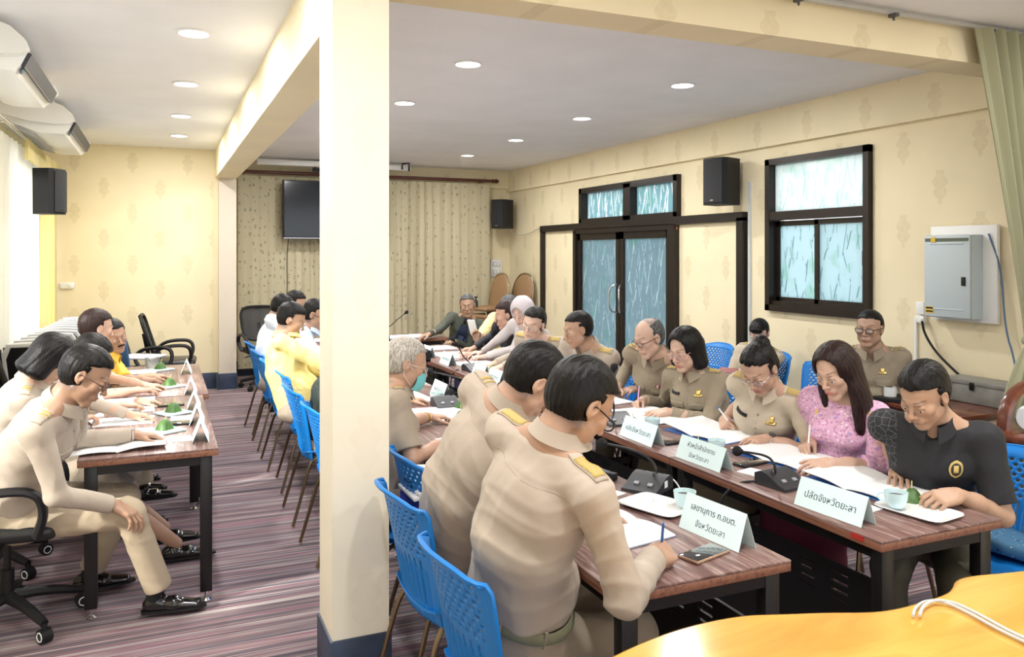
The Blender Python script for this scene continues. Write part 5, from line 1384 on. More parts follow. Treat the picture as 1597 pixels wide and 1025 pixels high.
_w, _e = P14['W'][0], P14['E'][0]; _d = nrm(_w - _e); _c = _w - _d * .03; _x = nrm(np.cross(_d, U)); _z = np.cross(_x, _d)
P14['pm']('bracelet', MB().tube([tuple(_c + _x * math.cos(a) * .031 + _z * math.sin(a) * .027) for a in [k * .4 for k in range(16)]], .003, 6, closed=True), goldM)
darkg = mat('dark green jacket', (.018, .028, .022), .7, wr=.4)
person('person in a dark green jacket seated behind the column, only the back showing',
    (1.22, 4.98, 1.12), (0, -35, 0), (.97, 5.25, .54), 5,
    [((1.42, 4.85, .79), (1, 0, -.1), U, 'rest'), ((1.42, 5.2, .79), (1, 0, -.1), U, 'rest')],
    h=.007, shirt=darkg, hair=('short', blackH), female=True, fat=.8, seed=4, collar='none', trousers=printed('brown batik cloth', (.45, .33, .22), [((.15, .08, .05), 30, .42), ((.6, .5, .38), 45, .4)]), skirt=True)
pale_y = mat('pale yellow shirt', (.86, .72, .28), .75, wr=.3)
person('man in a pale yellow shirt and glasses on a blue chair left of the column',
    (0.902, 6.177, 1.200), (-18, -28, 0), (.93, 6.05, .55), -12,
    [((1.36, 6.2, .79), (1, .1, -.1), U, 'rest'), ((1.36, 5.9, .79), (1, .1, -.1), U, 'rest')],
    h=.006, shirt=pale_y, hair=('short', blackH), glasses='metal', seed=5, fat=.7, skin=(0.466, 0.290, 0.198), wave=1.1, collar='polo')
blueS = mat('pale blue shirt', (.55, .66, .82), .75, wr=.3)
person('man in a pale blue shirt and glasses looking down, beside the column',
    (1.171, 6.714, 1.193), (-25, -25, 0), (1.0, 6.62, .55), -15,
    [((1.40, 6.75, .79), (1, .1, -.1), U, 'rest'), ((1.42, 6.5, .79), (1, -.2, -.1), U, 'rest')],
    h=.0065, shirt=blueS, hair=('crew', blackH), glasses='brown', seed=6, skin=(0.382, 0.232, 0.161), fat=.3)
person('man in a white and pale blue shirt behind the yellow shirted man, forehead showing',
    (1.021, 7.576, 1.196), (-15, -35, 0), (.93, 7.35, .55), -10,
    [((1.36, 7.5, .79), (1, .1, -.1), U, 'rest'), ((1.36, 7.2, .79), (1, .1, -.1), U, 'rest')],
    h=.007, shirt=mat('white shirt', (.78, .82, .86), .75, wr=.3), hair=('receding', blackH), seed=7, skin=(0.445, 0.278, 0.186))
person('farthest man of the centre row, only his black hair showing above the others',
    (1.234, 8.193, 1.196), (-20, -20, 0), (1.05, 8.02, .55), -10,
    [((1.36, 8.2, .79), (1, .1, -.1), U, 'rest'), ((1.36, 7.9, .79), (1, .1, -.1), U, 'rest')],
    h=.0075, shirt=mat('cream shirt', (.75, .68, .48), .75, wr=.3), hair=('short', blackH), seed=8, skin=(0.445, 0.278, 0.186))

# ---- right row
polo = bpy.data.materials.new('black polo with marbled panel'); polo.use_nodes = True
_N, _L = nt(polo); _b = _N['Principled BSDF']; _b.inputs['Roughness'].default_value = .72
_g = _N.new('ShaderNodeTexCoord'); _s = _N.new('ShaderNodeSeparateXYZ'); _L.new(_g.outputs['Object'], _s.inputs[0])
_v = _N.new('ShaderNodeTexVoronoi'); _v.feature = 'DISTANCE_TO_EDGE'; _v.inputs['Scale'].default_value = 34; _L.new(_g.outputs['Object'], _v.inputs['Vector'])
_q = mathn(_N, _L, 'MULTIPLY', mathn(_N, _L, 'LESS_THAN', _v.outputs['Distance'], .045), mathn(_N, _L, 'LESS_THAN', mathn(_N, _L, 'SUBTRACT', mathn(_N, _L, 'MULTIPLY', _s.outputs['X'], 1.0), mathn(_N, _L, 'MULTIPLY', _s.outputs['Y'], .9)), -.20))
_x = _N.new('ShaderNodeMix'); _x.data_type = 'RGBA'; _x.inputs[6].default_value = (.014, .015, .019, 1); _x.inputs[7].default_value = (.085, .09, .095, 1); _L.new(_q, _x.inputs[0]); _L.new(_x.outputs[2], _b.inputs['Base Color'])
PP = person('man in a black polo shirt with gold crest at the right row\'s near end',
    (2.72, 2.22, 1.150), (186, -34, -4), (2.95, 2.38, .54), 216,
    [((2.721, 2.074, 0.800), (-.97, .15, -.08), (.1, -.5, .85), 'hold'), ((2.818, 2.419, 0.800), (-.75, -.62, -.10), (0, 0, 1), 'flat')],
    h=.0034, shirt=polo, sleeve='short', hair=('short', blackH), seed=11, skin=(0.498, 0.313, 0.211), collar='polo', badge=('crest',), trousers=mat('olive trousers', (.07, .065, .045), .8), stubble=.15,
    elbow=[(.8, -.05, -.5), (.8, .55, -.6)], fat=.3, wave=.9)
pinkP = printed('pink floral lace', (.74, .44, .62), [((.52, .24, .45), 70, .60), ((.86, .68, .80), 44, .50), ((.48, .34, .66), 24, .42), ((.80, .55, .18), 12, .36)])
PK = person('woman in a pink floral blouse with long dark hair and pearl earrings',
    (2.864, 2.807, 1.154), (192, -24, 4), (3.02, 2.95, .54), 205,
    [((2.659, 2.642, 0.790), (-1, -.05, -.05), (.1, -.4, .9), 'rest'), ((2.840, 2.930, 0.800), (-.95, -.3, -.1), (-.1, .4, .9), 'pen')],
    h=.0036, shirt=pinkP, sleeve='mid', hair=('long', brownH), female=True, seed=12, skin=(0.583, 0.383, 0.285), collar='none', ear=True, trousers=mat('wine skirt', (.16, .02, .05), .7), skirt=True,
    elbow=[(.6, -.5, -.5), (.5, .6, -.6)], lip=(.50, .12, .13), fat=.1)
BN = person('woman in short sleeved khaki with hair in a bun, writing with a white pen',
    (2.718, 3.155, 1.128), (200, -40, 0), (2.98, 3.45, .54), 205,
    [((2.729, 3.112, 0.790), (-.95, .1, -.05), (.1, -.2, 1), 'rest'), ((2.784, 3.516, 0.800), (-.5, -.85, -.2), (-.5, .6, .6), 'pen')],
    h=.0038, shirt=beigeS, sleeve='short', hair=('bun', blackH), glasses='metal', female=True, seed=13, skin=(0.509, 0.325, 0.236), epaulette='gold', badge=('gold', 'name', 'pin', 'buttons'),
    elbow=[(.6, -.6, -.5), (.5, .6, -.6)], fat=.4, skirt=True)
watch(BN, 0)
BB = person('woman in khaki uniform with bobbed black hair and rimmed glasses, holding a pink pen',
    (2.841, 3.942, 1.131), (195, -20, 0), (3.05, 4.02, .54), 205,
    [((2.666, 3.872, 0.790), (-1, 0, -.05), (.1, -.3, .9), 'rest'), ((2.707, 4.190, 0.800), (-.9, -.35, -.1), (-.2, .4, .8), 'pen')],
    h=.0042, shirt=khakiO, hair=('bob', blackH), glasses='pink', female=True, seed=14, skin=(0.615, 0.418, 0.322), epaulette='gold', badge=('gold', 'pocket', 'pin', 'name', 'buttons'),
    elbow=[(.6, -.6, -.5), (.5, .6, -.6)], fat=.8, trousers=khakiO, skirt=True)
BD = person('balding man in khaki uniform and thin glasses with a ribbon bar and black wristwatch',
    (2.841, 4.323, 1.163), (184, -22, 0), (3.10, 4.62, .55), 205,
    [((2.951, 4.607, 0.790), (-1, .0, -.05), (.1, -.2, .9), 'rest'), ((2.809, 4.661, 0.800), (-.7, -.6, -.1), (0, .2, 1), 'rest')],
    h=.0045, shirt=khakiO, hair=('bald', saltH), glasses='brown', seed=15, skin=(0.636, 0.429, 0.335), epaulette='gold', badge=('ribbon', 'pocket', 'pin', 'buttons'), fat=.3, trousers=khakiO)
watch(BD, 0, black, (.01, .01, .012))
person('stout man in khaki uniform with a flat black crew cut, eyes lowered',
    (2.689, 4.990, 1.163), (172, -16, 0), (3.08, 5.30, .55), 200,
    [((2.55, 4.95, .79), (-1, -.1, -.05), U, 'rest'), ((2.55, 5.35, .79), (-1, 0, -.05), U, 'rest')],
    h=.005, hair=('crew', blackH), seed=16, skin=(0.466, 0.290, 0.198), epaulette='gold', badge=('gold', 'pocket', 'pin', 'buttons'), fat=.9, shirt=khaki)
person('man in khaki uniform leaning forward with his face tipped towards the camera',
    (2.617, 5.568, 1.160), (216, -14, -12), (3.10, 5.92, .55), 208,
    [((2.506, 5.935, 0.790), (-.8, -.5, -.05), U, 'rest'), ((2.478, 6.031, 0.800), (-.7, .2, -.1), U, 'hold')],
    h=.005, hair=('short', blackH), seed=17, skin=(0.657, 0.452, 0.360), glasses='metal', epaulette='gold', badge=('pocket',), shirt=khaki)
hijabM = mat('lilac grey headscarf', (.52, .47, .50), .8, bump=.1, bscale=500)
person('woman in a lilac grey headscarf and matching blouse',
    (2.788, 6.148, 1.204), (215, -20, 6), (3.06, 6.52, .55), 205,
    [((2.625, 6.582, 0.790), (-1, .0, 0), U, 'rest'), ((2.670, 6.773, 0.800), (-1, .1, 0), U, 'rest')],
    h=.0055, hair=('hijab', hijabM), seed=18, skin=(0.657, 0.464, 0.384), female=True, shirt=mat('grey lilac blouse', (.50, .46, .46), .8, wr=.3), collar='none', trousers=black, skirt=True)
darkJ = mat('near black jacket', (.020, .019, .028), .6, wr=.4)
person('dark haired man in a black jacket over a purple collar, in profile beside the headscarf',
    (2.857, 6.664, 1.139), (164, -14, 0), (3.16, 7.12, .55), 182,
    [((2.629, 6.828, 0.790), (-1, -.0, 0), U, 'rest'), ((2.700, 7.080, 0.800), (-1, .0, 0), U, 'rest')],
    h=.0055, hair=('short', brownH), seed=19, skin=(0.530, 0.325, 0.236), shirt=darkJ, collar='polo', trousers=black)
person('man in a yellow shirt leaning over, half hidden behind the black jacket, phone raised',
    (3.335, 7.710, 1.130), (200, -22, 0), (3.34, 8.0, .55), 236,
    [((2.983, 7.427, 0.774), (-.2, -.1, 1), (.6, -.7, 0), 'hold'), ((2.895, 7.466, 0.825), (-.3, 0, 1), (.5, .7, 0), 'hold')], elbow=[(.2, -.3, -.8), (-.8, .1, -.4)],
    h=.006, hair=('short', saltH), glasses='brown', seed=20, skin=(0.488, 0.313, 0.223), shirt=mat('soft yellow shirt', (.80, .70, .36), .75, wr=.3), fat=.5, trousers=black)
GJ = person('smiling man in an open grey green jacket over a navy shirt at the far end',
    (3.239, 8.679, 1.095), (246, -6, 4), (3.24, 8.98, .55), 238,
    [((3.05, 8.62, .70), (-.7, -.5, 0), U, 'rest'), ((2.714, 8.505, 0.800), (-.9, -.3, -.1), U, 'rest')],
    h=.0055, hair=('crew', saltH), seed=21, skin=(0.445, 0.278, 0.186), shirt=mat('grey green jacket', (.07, .08, .062), .75, wr=.3), collar='polo', trousers=mat('navy cloth', (.02, .025, .07), .7), bend=-.02, elbow=[None, (-.1, .2, -.9)], hs=1.06)
_c = GJ['N'] - .20 * GJ['u']
GJ['patch']('inner_shirt', _c + GJ['fw'] * .12, -GJ['fw'], GJ['rt'], .16, .40, .004, mat('navy polo', (.012, .02, .06), .7), nu=10, nv=14, shape=lambda a, b, x, y: (x * (1.15 - .75 * b), y))

# ---- along the right wall
person('young woman with tied back hair looking down at her phone by the right wall',
    (4.575, 5.311, 1.032), (216, -24, 0), (4.62, 5.42, .54), 212,
    [((4.310, 5.263, 0.733), (-.6, -.6, .2), (-.2, .5, .8), 'hold'), ((4.299, 5.323, 0.704), (-.5, -.5, .3), (.3, .4, .8), 'hold')],
    h=.006, hair=('lowbun', blackH), glasses='metal', female=True, seed=22, skin=(0.636, 0.441, 0.360), shirt=beigeS, epaulette=2, trousers=mat('white patterned cloth', (.6, .62, .64), .7), hs=.94, skirt=True)
WM = person('man in khaki uniform and dark glasses sitting against the right wall below the window',
    (4.407, 4.020, 1.187), (204, -4, 0), (4.62, 4.15, .55), 215,
    [((4.22, 4.05, .70), (-.6, -.5, -.3), U, 'rest'), ((4.32, 4.38, .70), (-.6, -.3, -.3), U, 'rest')],
    h=.005, hair=('crew', blackH), glasses='black', seed=23, skin=(0.424, 0.267, 0.186), shirt=khakiO, epaulette=3, badge=('gold', 'pocket', 'buttons'), fat=.7, trousers=khakiO)

# ---- left group
L1 = person('man in khaki and glasses at the left table\'s near end, one hand on his knee',
    (-0.299, 3.973, 1.163), (-8, -34, -4), (-.56, 4.22, .545), -14,
    [((-0.111, 4.398, 0.800), (.95, -.1, -.12), (.1, .1, 1), 'rest'), ((-.185, 4.00, .575), (.85, -.28, -.55), (.45, -.25, .85), 'rest')],
    h=.0036, hair=('short', blackH), glasses='brown', seed=31, skin=(0.403, 0.244, 0.161), epaulette=2, badge=('pocket', 'pin', 'buttons'), shirt=khaki, trousers=mat('light khaki trousers', (.44, .36, .26), .85, bump=.1, bscale=900, wr=.3),
    knees=[(-.16, 4.38, .50), (-.13, 4.06, .515)], feet=[(-.32, 4.52, .11), (.0, 4.12, .105)], elbow=[(-.2, .5, -.8), (-.55, -.35, -.75)], shoes=((.8, .1), (1, -.12)), low=.5, bend=.07)
watch(L1, 0, chrome, (.5, .5, .52))
person('dark haired woman in khaki behind the man with his hand on his knee',
    (-0.528, 4.871, 1.140), (10, -42, 0), (-.72, 5.02, .54), 4,
    [((-.15, 5.0, .79), (.95, -.1, -.1), U, 'rest'), ((-0.412, 4.915, 0.800), (.9, .4, .1), U, 'hold')],
    h=.005, hair=('bob', blackH), female=True, seed=32, skin=(0.530, 0.336, 0.236), epaulette=2, shirt=khaki, fat=.3, skirt=True, knees=[(-.3, 4.95, .5), (-.3, 4.78, .5)], feet=[(.02, 4.98, .14), (.08, 4.80, .10)])
whiteS = mat('white blouse', (.80, .82, .86), .75, wr=.3)
person('woman in a white blouse with long dark hair at the left table',
    (-0.374, 5.382, 1.086), (-12, -38, 8), (-.62, 5.50, .54), -6,
    [((-0.116, 5.462, 0.790), (.95, .1, -.1), U, 'rest'), ((-0.209, 5.286, 0.800), (.9, .2, -.1), U, 'rest')],
    h=.0055, hair=('long', blackH), female=True, seed=33, skin=(0.551, 0.360, 0.260), shirt=whiteS, collar='none', skirt=True)
person('woman with short dark brown hair in a yellow top, turned towards the moustached man',
    (-0.394, 6.122, 1.191), (22, -14, 0), (-.60, 6.15, .54), 5,
    [((-0.089, 6.081, 0.790), (.95, .1, -.1), U, 'rest'), ((-0.135, 5.839, 0.800), (.9, .2, -.1), U, 'rest')],
    h=.0055, hair=('short', brownH), female=True, seed=34, skin=(0.530, 0.336, 0.248), shirt=mat('yellow top', (.80, .52, .08), .75, wr=.3), sleeve='short', collar='polo')
MU = person('man with a black moustache and yellow shirt leaning in beyond the brown haired woman',
    (-0.318, 6.744, 1.077), (-62, -12, 14), (-.62, 6.75, .54), -25,
    [((-0.061, 6.543, 0.790), (.95, .1, -.1), U, 'rest'), ((-0.117, 6.300, 0.800), (.9, .2, -.1), U, 'rest')],
    h=.0055, hair=('short', blackH), seed=35, skin=(0.382, 0.232, 0.161), shirt=mat('mustard shirt', (.78, .50, .07), .75, wr=.3), sleeve='short', collar='polo')
MU['pm']('moustache', MB().tube([tuple(MU['T'](x, .100 - .2 * abs(x), -.050 - .12 * abs(x))) for x in (-.026, -.014, 0, .014, .026)], .0055, 6), blackH)
# ================================================================ things on the tables
cardM = mat('pale cyan card', (.70, .87, .89), .6); inkM = mat('dark ink', (.03, .05, .09), .6); paperM = mat('white paper', (.86, .87, .88), .7)
cyanC = mat('pale cyan ceramic', (.60, .80, .84), .15, coat=.4); whiteC = mat('white ceramic', (.86, .88, .89), .12, coat=.5)
leafM = mat('banana leaf green', (.06, .15, .03), .45, var=.35, vscale=30, bump=.2, bscale=60); stickM = mat('bamboo pick', (.55, .48, .22), .6)
blueInk = mat('blue cover', (.03, .16, .50), .4); micM = mat('charcoal plastic', (.030, .032, .038), .42); foam = mat('black foam', (.012, .01, .012), .95, bump=.8, bscale=400)
lineM = mat('printed grey lines', (.45, .47, .52), .7)
def name_card(loc, rz, L, label, lines=None, hgt=.10, group='pale cyan name cards'):
    """tent card, long side along local y; the -x side faces the aisle"""
    t = thing('name_card', label, 'name card', loc, rz, group); w = .038
    ob('card', MB().grid(lambda u, v: ((-w + 2 * w * v), (u - .5) * L, hgt * (1 - abs(2 * v - 1))), 2, 2, .0015), cardM, t, smooth=False)
    if lines:
        a = math.atan2(hgt, w); n = len(lines)
        for i, s in enumerate(lines):
            c = bpy.data.curves.new('lettering', 'FONT'); c.body = s; c.align_x = 'CENTER'; c.align_y = 'CENTER'; c.size = 1; c.extrude = .004
            o = bpy.data.objects.new('tmp text', c); link(o); dg = bpy.context.evaluated_depsgraph_get(); dg.update()
            me = bpy.data.meshes.new_from_object(o.evaluated_get(dg)); bpy.data.objects.remove(o)
            co = np.array([v.co[:] for v in me.vertices]); wd = co[:, 0].max() - co[:, 0].min(); sc = min(.036 if n == 1 else .030, L * .80 / wd)
            co[:, 0] -= (co[:, 0].max() + co[:, 0].min()) / 2
            f = (.47 if n == 1 else (.68, .27)[i])
            q = Vector((-w + w * f, 0, hgt * f)); ex = Vector((0, -1, 0)); ey = Vector((math.cos(a), 0, math.sin(a))); nz = ex.cross(ey)
            for v, p in zip(me.vertices, co): v.co = q + ex * float(p[0] * sc) + ey * float(p[1] * sc) + nz * (.0010 + float(p[2]) * .12)
            me.materials.clear(); ob('lettering', me, inkM, t, smooth=False)
    return t
name_card((2.245, 2.21, .751), 4, .30, 'cyan name card in front of the man in the black polo shirt', ['ปลัดจังหวัดยะลา'])
name_card((2.245, 2.975, .751), 2, .31, 'cyan two line name card between the microphone and the bun haired woman', ['หัวหน้าสำนักงาน', 'จังหวัดยะลา'])
name_card((2.235, 3.47, .751), 0, .30, 'cyan one line name card in front of the woman with bobbed hair', ['คลังจังหวัดยะลา'])
name_card((1.70, 2.185, .751), 6, .28, 'cyan name card beside the phone on the nearest centre table', ['เลขานุการ ก.อบต.', 'จังหวัดยะลา'], hgt=.115)
for i, (p, q) in enumerate((((2.189, 5.631, 0.751), 'in front of the microphone on the right row'), ((2.241, 5.320, 0.751), 'beside the green leaf parcel on the far right row'), ((2.218, 6.404, 0.751), 'left of the far microphone'), ((2.293, 6.959, 0.751), 'farthest along the right row'))):
    name_card((2.25, p[1] + .1, .751), 0, .24, 'small cyan name card %s' % q, ['จังหวัดยะลา'])
name_card((1.70, 5.05, .751), 0, .26, 'cyan name card before the grey haired woman with the mask', ['จังหวัดยะลา'])
name_card((1.70, 4.40, .751), 0, .26, 'cyan name card beside the foam microphone on the centre row', ['จังหวัดยะลา'])
for y, q in ((4.42, 'nearest on the left table, beside the note paper'), (4.86, 'second on the left table'), (5.32, 'third on the left table, by the dark phone'), (5.90, 'beside the joint of the left tables'), (6.9, 'farthest on the left table')):
    name_card((.19, y, .751), -3, .24, 'pale name card %s' % q, None)

def docs(name, label, loc, w, d, rz, n=1, curl=.0, cover=None, cat='document', group=None, open_=False, th=.006, prt=True):
    """papers lying on a table; w across (local x), d along local y"""
    t = thing(name, label, cat, loc, rz, group)
    if open_:
        for s in (-1, 1):
            pg = ob('page', MB().grid(lambda u, v: (s * u * w / 2, (v - .5) * d, th * (1 - u * .6) + .018 * math.sin(u * 3.1) * (1 - .4 * u) * (1 if s > 0 else .6) + curl * u * u * (s > 0)), 12, 4, .004), paperM, t)
    else:
        pg = ob('page', MB().grid(lambda u, v: ((u - .5) * w, (v - .5) * d, th + curl * max(0, u - .45) ** 2 * 3), 12, 4, .0055), paperM, t)
    if cover: ob('cover', MB().box((0, 0, .0015), (w * 1.01, d * 1.01, .003)), cover, t)
    if prt:
        m = MB()
        for k in range(13): 
            y = d * .40 - k * d * .062
            m.box((-w * .22 if open_ else 0, y, (th + .017 if open_ else th + .0012)), (w * .33 if open_ else w * .76 * (1 if k % 5 else .5), .0022, .0006))
        if not open_ and not curl: ob('print', m, lineM, pg)
    return t
Zt = .751
docs('open_booklet', 'open stapled booklet under the hands of the man in the black polo shirt', (2.655, 2.42, Zt), .42, .30, 96, open_=True, curl=.03, cover=blueInk)
docs('open_booklet', 'open booklet with blue cover under the hands of the woman in pink', (2.66, 2.90, Zt), .42, .29, 98, open_=True, curl=.02, cover=blueInk)
docs('open_booklet', 'open booklet with curled page in front of the bun haired woman', (2.66, 3.45, Zt), .42, .30, 100, open_=True, curl=.04, cover=blueInk)
docs('open_booklet', 'open booklet in front of the woman with bobbed hair', (2.60, 3.96, Zt), .42, .30, 94, open_=True, curl=.01)
docs('paper_sheets', 'white sheets in front of the balding man', (2.58, 4.55, Zt), .30, .42, 8)
docs('paper_sheets', 'white sheets in front of the stout crew cut man', (2.56, 5.15, Zt), .30, .42, -5)
docs('paper_sheets', 'white sheets under the hands of the man leaning forward', (2.52, 5.80, Zt), .30, .42, 3)
docs('paper_sheets', 'white sheets in front of the woman in the headscarf', (2.48, 6.35, Zt), .34, .46, 6)
docs('paper_sheets', 'white sheets before the man in the black jacket', (2.50, 7.05, Zt), .34, .46, 2)
docs('paper_sheets', 'white sheets spread at the far end of the right row', (2.5, 7.65, Zt), .40, .30, 0)
docs('paper_sheets', 'white sheets beside the hand of the man in the green jacket', (2.5, 8.85, Zt), .60, .34, 4, cover=blueInk)
docs('note_paper', 'pink edged note slip beside the phone on the right row', (2.36, 2.74, Zt), .10, .16, 15, prt=False, th=.002)
docs('note_paper', 'white note slip behind the cup plate by the cyan name card', (2.40, 2.24, Zt), .09, .14, 8, prt=False, th=.002)
docs('open_notebook', 'open white notebook under the hand of the man in dark glasses', (1.43, 2.40, Zt), .36, .24, 100, open_=True, cover=mat('grey blue cover', (.2, .25, .36), .5))
docs('note_paper', 'folded white note beside the voice recorder', (1.60, 2.78, Zt), .12, .16, 20, prt=False, th=.002)
docs('paper_sheets', 'white sheets under the bracelet hand of the grey haired woman', (1.48, 3.72, Zt), .34, .42, 10)
docs('paper_sheets', 'white sheets beyond the grey haired woman on the centre row', (1.50, 4.5, Zt), .32, .40, -5)
docs('paper_sheets', 'white sheets on the centre row before the person in the green jacket', (1.45, 5.1, Zt), .32, .40, 5)
docs('paper_sheets', 'white sheets before the man in the pale yellow shirt', (1.45, 6.0, Zt), .32, .42, 5)
docs('paper_sheets', 'white sheets before the man in the pale blue shirt', (1.45, 6.75, Zt), .32, .42, -5)
docs('paper_sheets', 'white and blue sheets on the head table behind the column', (1.6, 8.85, Zt), .50, .34, 0, cover=blueInk)
docs('open_booklet', 'open booklet under the hand of the nearest man at the left table', (-.20, 4.36, Zt), .44, .25, 4, open_=True, curl=.02)
for y, r_, q in ((4.66, 2, 'second white booklet on the left table, under the blue pen'), (5.02, -3, 'white booklet on the left table before the dark haired woman'), (5.38, 3, 'white booklet on the left table before the long haired woman'), (5.68, -2, 'white booklet at the joint of the left tables'), (6.15, 2, 'white papers before the brown haired woman'), (6.62, 0, 'white papers before the moustached man'), (7.05, 3, 'white papers at the far end of the left tables')):
    docs('booklet', q, (-.185, y, Zt), .30, .22, r_, cover=None)
docs('note_paper', 'square white note beside the nearest leaf parcel on the left table', (.10, 4.43, Zt), .10, .12, 4, prt=False, th=.003)
docs('note_paper', 'white note under the dark phone on the left table', (.11, 5.0, Zt), .11, .11, 0, prt=False, th=.003)

def conference_mic(label, loc, rz, neck, big=1.0):
    t = thing('conference_microphone', label, 'microphone', loc, rz, 'gooseneck conference microphones')
    prof = [(-.075, 0), (.085, 0), (.085, .045), (.055, .058), (.02, .052), (-.04, .022), (-.075, .012)]
    ob('base', MB().prism(prof, 'Y', -.075, .075), micM, t, angle=30)
    ob('button', MB().box((-.03, .03, .029), (.016, .02, .006), rot=(0, -26, 0)).box((-.03, -.03, .029), (.016, .02, .006), rot=(0, -26, 0)), mat('grey button', (.30, .31, .33), .5), t)
    ob('label_sticker', MB().box((.0862, .04, .025), (.001, .022, .025)).box((.02, -.0757, .028), (.026, .001, .026)), whitepl, t)
    inv = Matrix.Rotation(-R(rz), 4, 'Z') @ Matrix.Translation(-Vector(loc))
    P_ = [Vector((.06, 0, .05))] + [inv @ Vector(p) for p in neck]
    ob('gooseneck', MB().tube(P_, .0048, 8, sm=3), black, t)
    d = (P_[-1] - P_[-2]).normalized(); ob('foam_cap', MB().cyl(P_[-1] - d * .02, P_[-1], .008, .014).sph(tuple(P_[-1] + d * .012), .021, 14), foam, t)
    return t
conference_mic('charcoal gooseneck microphone between the two near name cards of the right row', (2.33, 2.56, .751), 96, [(2.190, 2.447, 0.836), (2.192, 2.457, 0.883), (2.186, 2.493, 0.903), (2.166, 2.567, 0.901), (2.165, 2.633, 0.891)])
conference_mic('charcoal gooseneck microphone on the nearest centre table beside the recorder', (1.79, 2.74, .751), 30, [(1.654, 2.463, 0.891), (1.663, 2.492, 0.930), (1.645, 2.555, 0.955), (1.632, 2.670, 0.953), (1.619, 2.784, 0.942)])
conference_mic('charcoal gooseneck microphone far along the right row, neck upright', (2.32, 6.05, .751), 100, [(2.243, 6.114, 0.865), (2.215, 6.126, 0.937), (2.155, 6.098, 1.005)])
conference_mic('charcoal microphone with its foam head low over the centre row by the masked woman', (1.62, 4.72, .751), 90, [(1.872, 4.748, 0.792), (1.755, 4.690, 0.818), (1.613, 4.588, 0.860)])
conference_mic('microphone with a round black head in front of the balding man', (2.33, 3.86, .751), 80, [(2.226, 3.720, 0.859), (2.216, 3.724, 0.962), (2.216, 3.724, 1.048), (2.223, 3.721, 1.079)])
conference_mic('tall microphone on the head table right of the column', (1.90, 8.85, .751), 90, [(2.310, 8.759, 0.850), (2.408, 8.716, 0.950), (2.506, 8.673, 1.036)])
conference_mic('microphone with a long bent neck between the centre and right rows', (1.71, 4.05, .751), 120, [(1.655, 4.297, 0.867), (1.687, 4.392, 0.931), (1.677, 4.505, 0.945), (1.543, 4.783, 0.962)])

def cup(label, loc, rz=0, tray=True, tl=None):
    t = thing('coffee_cup', label, 'cup', (loc[0], loc[1], loc[2] + (.012 if tray else 0)), rz, 'pale cyan cups')
    ob('bowl', MB().lathe([(0, .0), (.024, 0), (.028, .006), (.039, .03), (.042, .056), (.0395, .056), (.036, .032), (.025, .008), (0, .006)], 28), cyanC, t)
    ob('handle', MB().tube([(.038, 0, .048), (.060, 0, .046), (.062, 0, .03), (.05, 0, .018), (.034, 0, .016)], .0042, 8, sm=2), cyanC, t)
    ob('coffee', MB().lathe([(0, .040), (.036, .040), (.036, .041), (0, .041)], 24), mat('coffee', (.06, .025, .012), .2), t)
def tray(label, loc, rz, w=.19, d=.26):
    t = thing('serving_tray', label, 'tray', loc, rz, 'white rectangular snack trays')
    def fn(u, v):
        a = u * 2 * math.pi; q = (abs(math.cos(a)) ** 7 + abs(math.sin(a)) ** 7) ** (-1 / 7)
        return (math.cos(a) * q * w / 2 * v, math.sin(a) * q * d / 2 * v, .002 + .012 * max(0, (v - .78) / .22) ** 1.5)
    ob('plate', MB().grid(fn, 48, 8, -.003), whiteC, t)
tray('white tray under the cup and hand of the man in the black polo shirt', (2.545, 2.10, Zt), 8)
cup('pale cyan cup held by the man in the black polo shirt', (2.49, 2.15, Zt), 130)
tray('white tray between the microphone and the cyan card on the nearest centre table', (1.70, 2.53, Zt), 18)
cup('pale cyan cup behind the name card on the nearest centre table', (1.78, 2.47, Zt), 60)
cup('pale cyan cup behind the name card of the woman with bobbed hair', (2.44, 3.68, Zt), 40, False)
cup('pale cyan cup behind the two line name card', (2.44, 3.13, Zt), 40, False)
cup('pale cyan cup beside the far leaf parcel on the centre row', (1.62, 4.9, Zt), 40, False)
def leaf_parcel(label, loc, rz=0, dish=False, s=1.0):
    t = thing('leaf_parcel', label, 'snack', loc, rz, 'folded banana leaf snack parcels')
    if dish: ob('dish', MB().box((0, 0, .006), (.13 * s, .13 * s, .012), bev=.005), cyanC, t)
    m = MB(); b = .034 * s; z0 = .012 if dish else 0
    m.grid(lambda u, v: (b * (1 - v) * math.cos(u * 6.283) * (1.15 if int(u * 8) % 2 else 1) + .006 * v, b * (1 - v) * math.sin(u * 6.283) * (1.1 if int(u * 8) % 2 else .9), z0 + .042 * s * (1 - (1 - v) ** 2.2)), 16, 8)
    ob('wrap', m, leafM, t); ob('pick', MB().cyl((0, 0, z0 + .036 * s), (.018, .006, z0 + .062 * s), .0022), stickM, t)
leaf_parcel('green leaf parcel standing behind the booklet of the polo shirted man', (2.63, 2.20, Zt), 20, s=1.2)
leaf_parcel('green leaf parcel just behind the two line name card', (2.40, 3.22, Zt), 40)
leaf_parcel('green leaf parcel behind the one line name card', (2.40, 3.80, Zt), 70)
leaf_parcel('green leaf parcel far along the right row by the leaning man', (2.44, 5.95, Zt), 10, s=1.3)
leaf_parcel('green leaf parcel beside the mask of the grey haired woman', (1.70, 4.62, Zt), 10, s=1.5)
leaf_parcel('green leaf parcel beside the foam microphone of the centre row', (1.56, 4.28, Zt), 60, s=1.4)
for x, y, q in ((.02, 4.66, 'nearest on the left table'), (.07, 5.16, 'second on the left table, beside the third card'), (.06, 6.2, 'beyond the joint of the left tables'), (.0, 7.12, 'farthest on the left table')):
    leaf_parcel('green leaf parcel on a pale dish, %s' % q, (x, y, Zt), 30, True, 1.25)
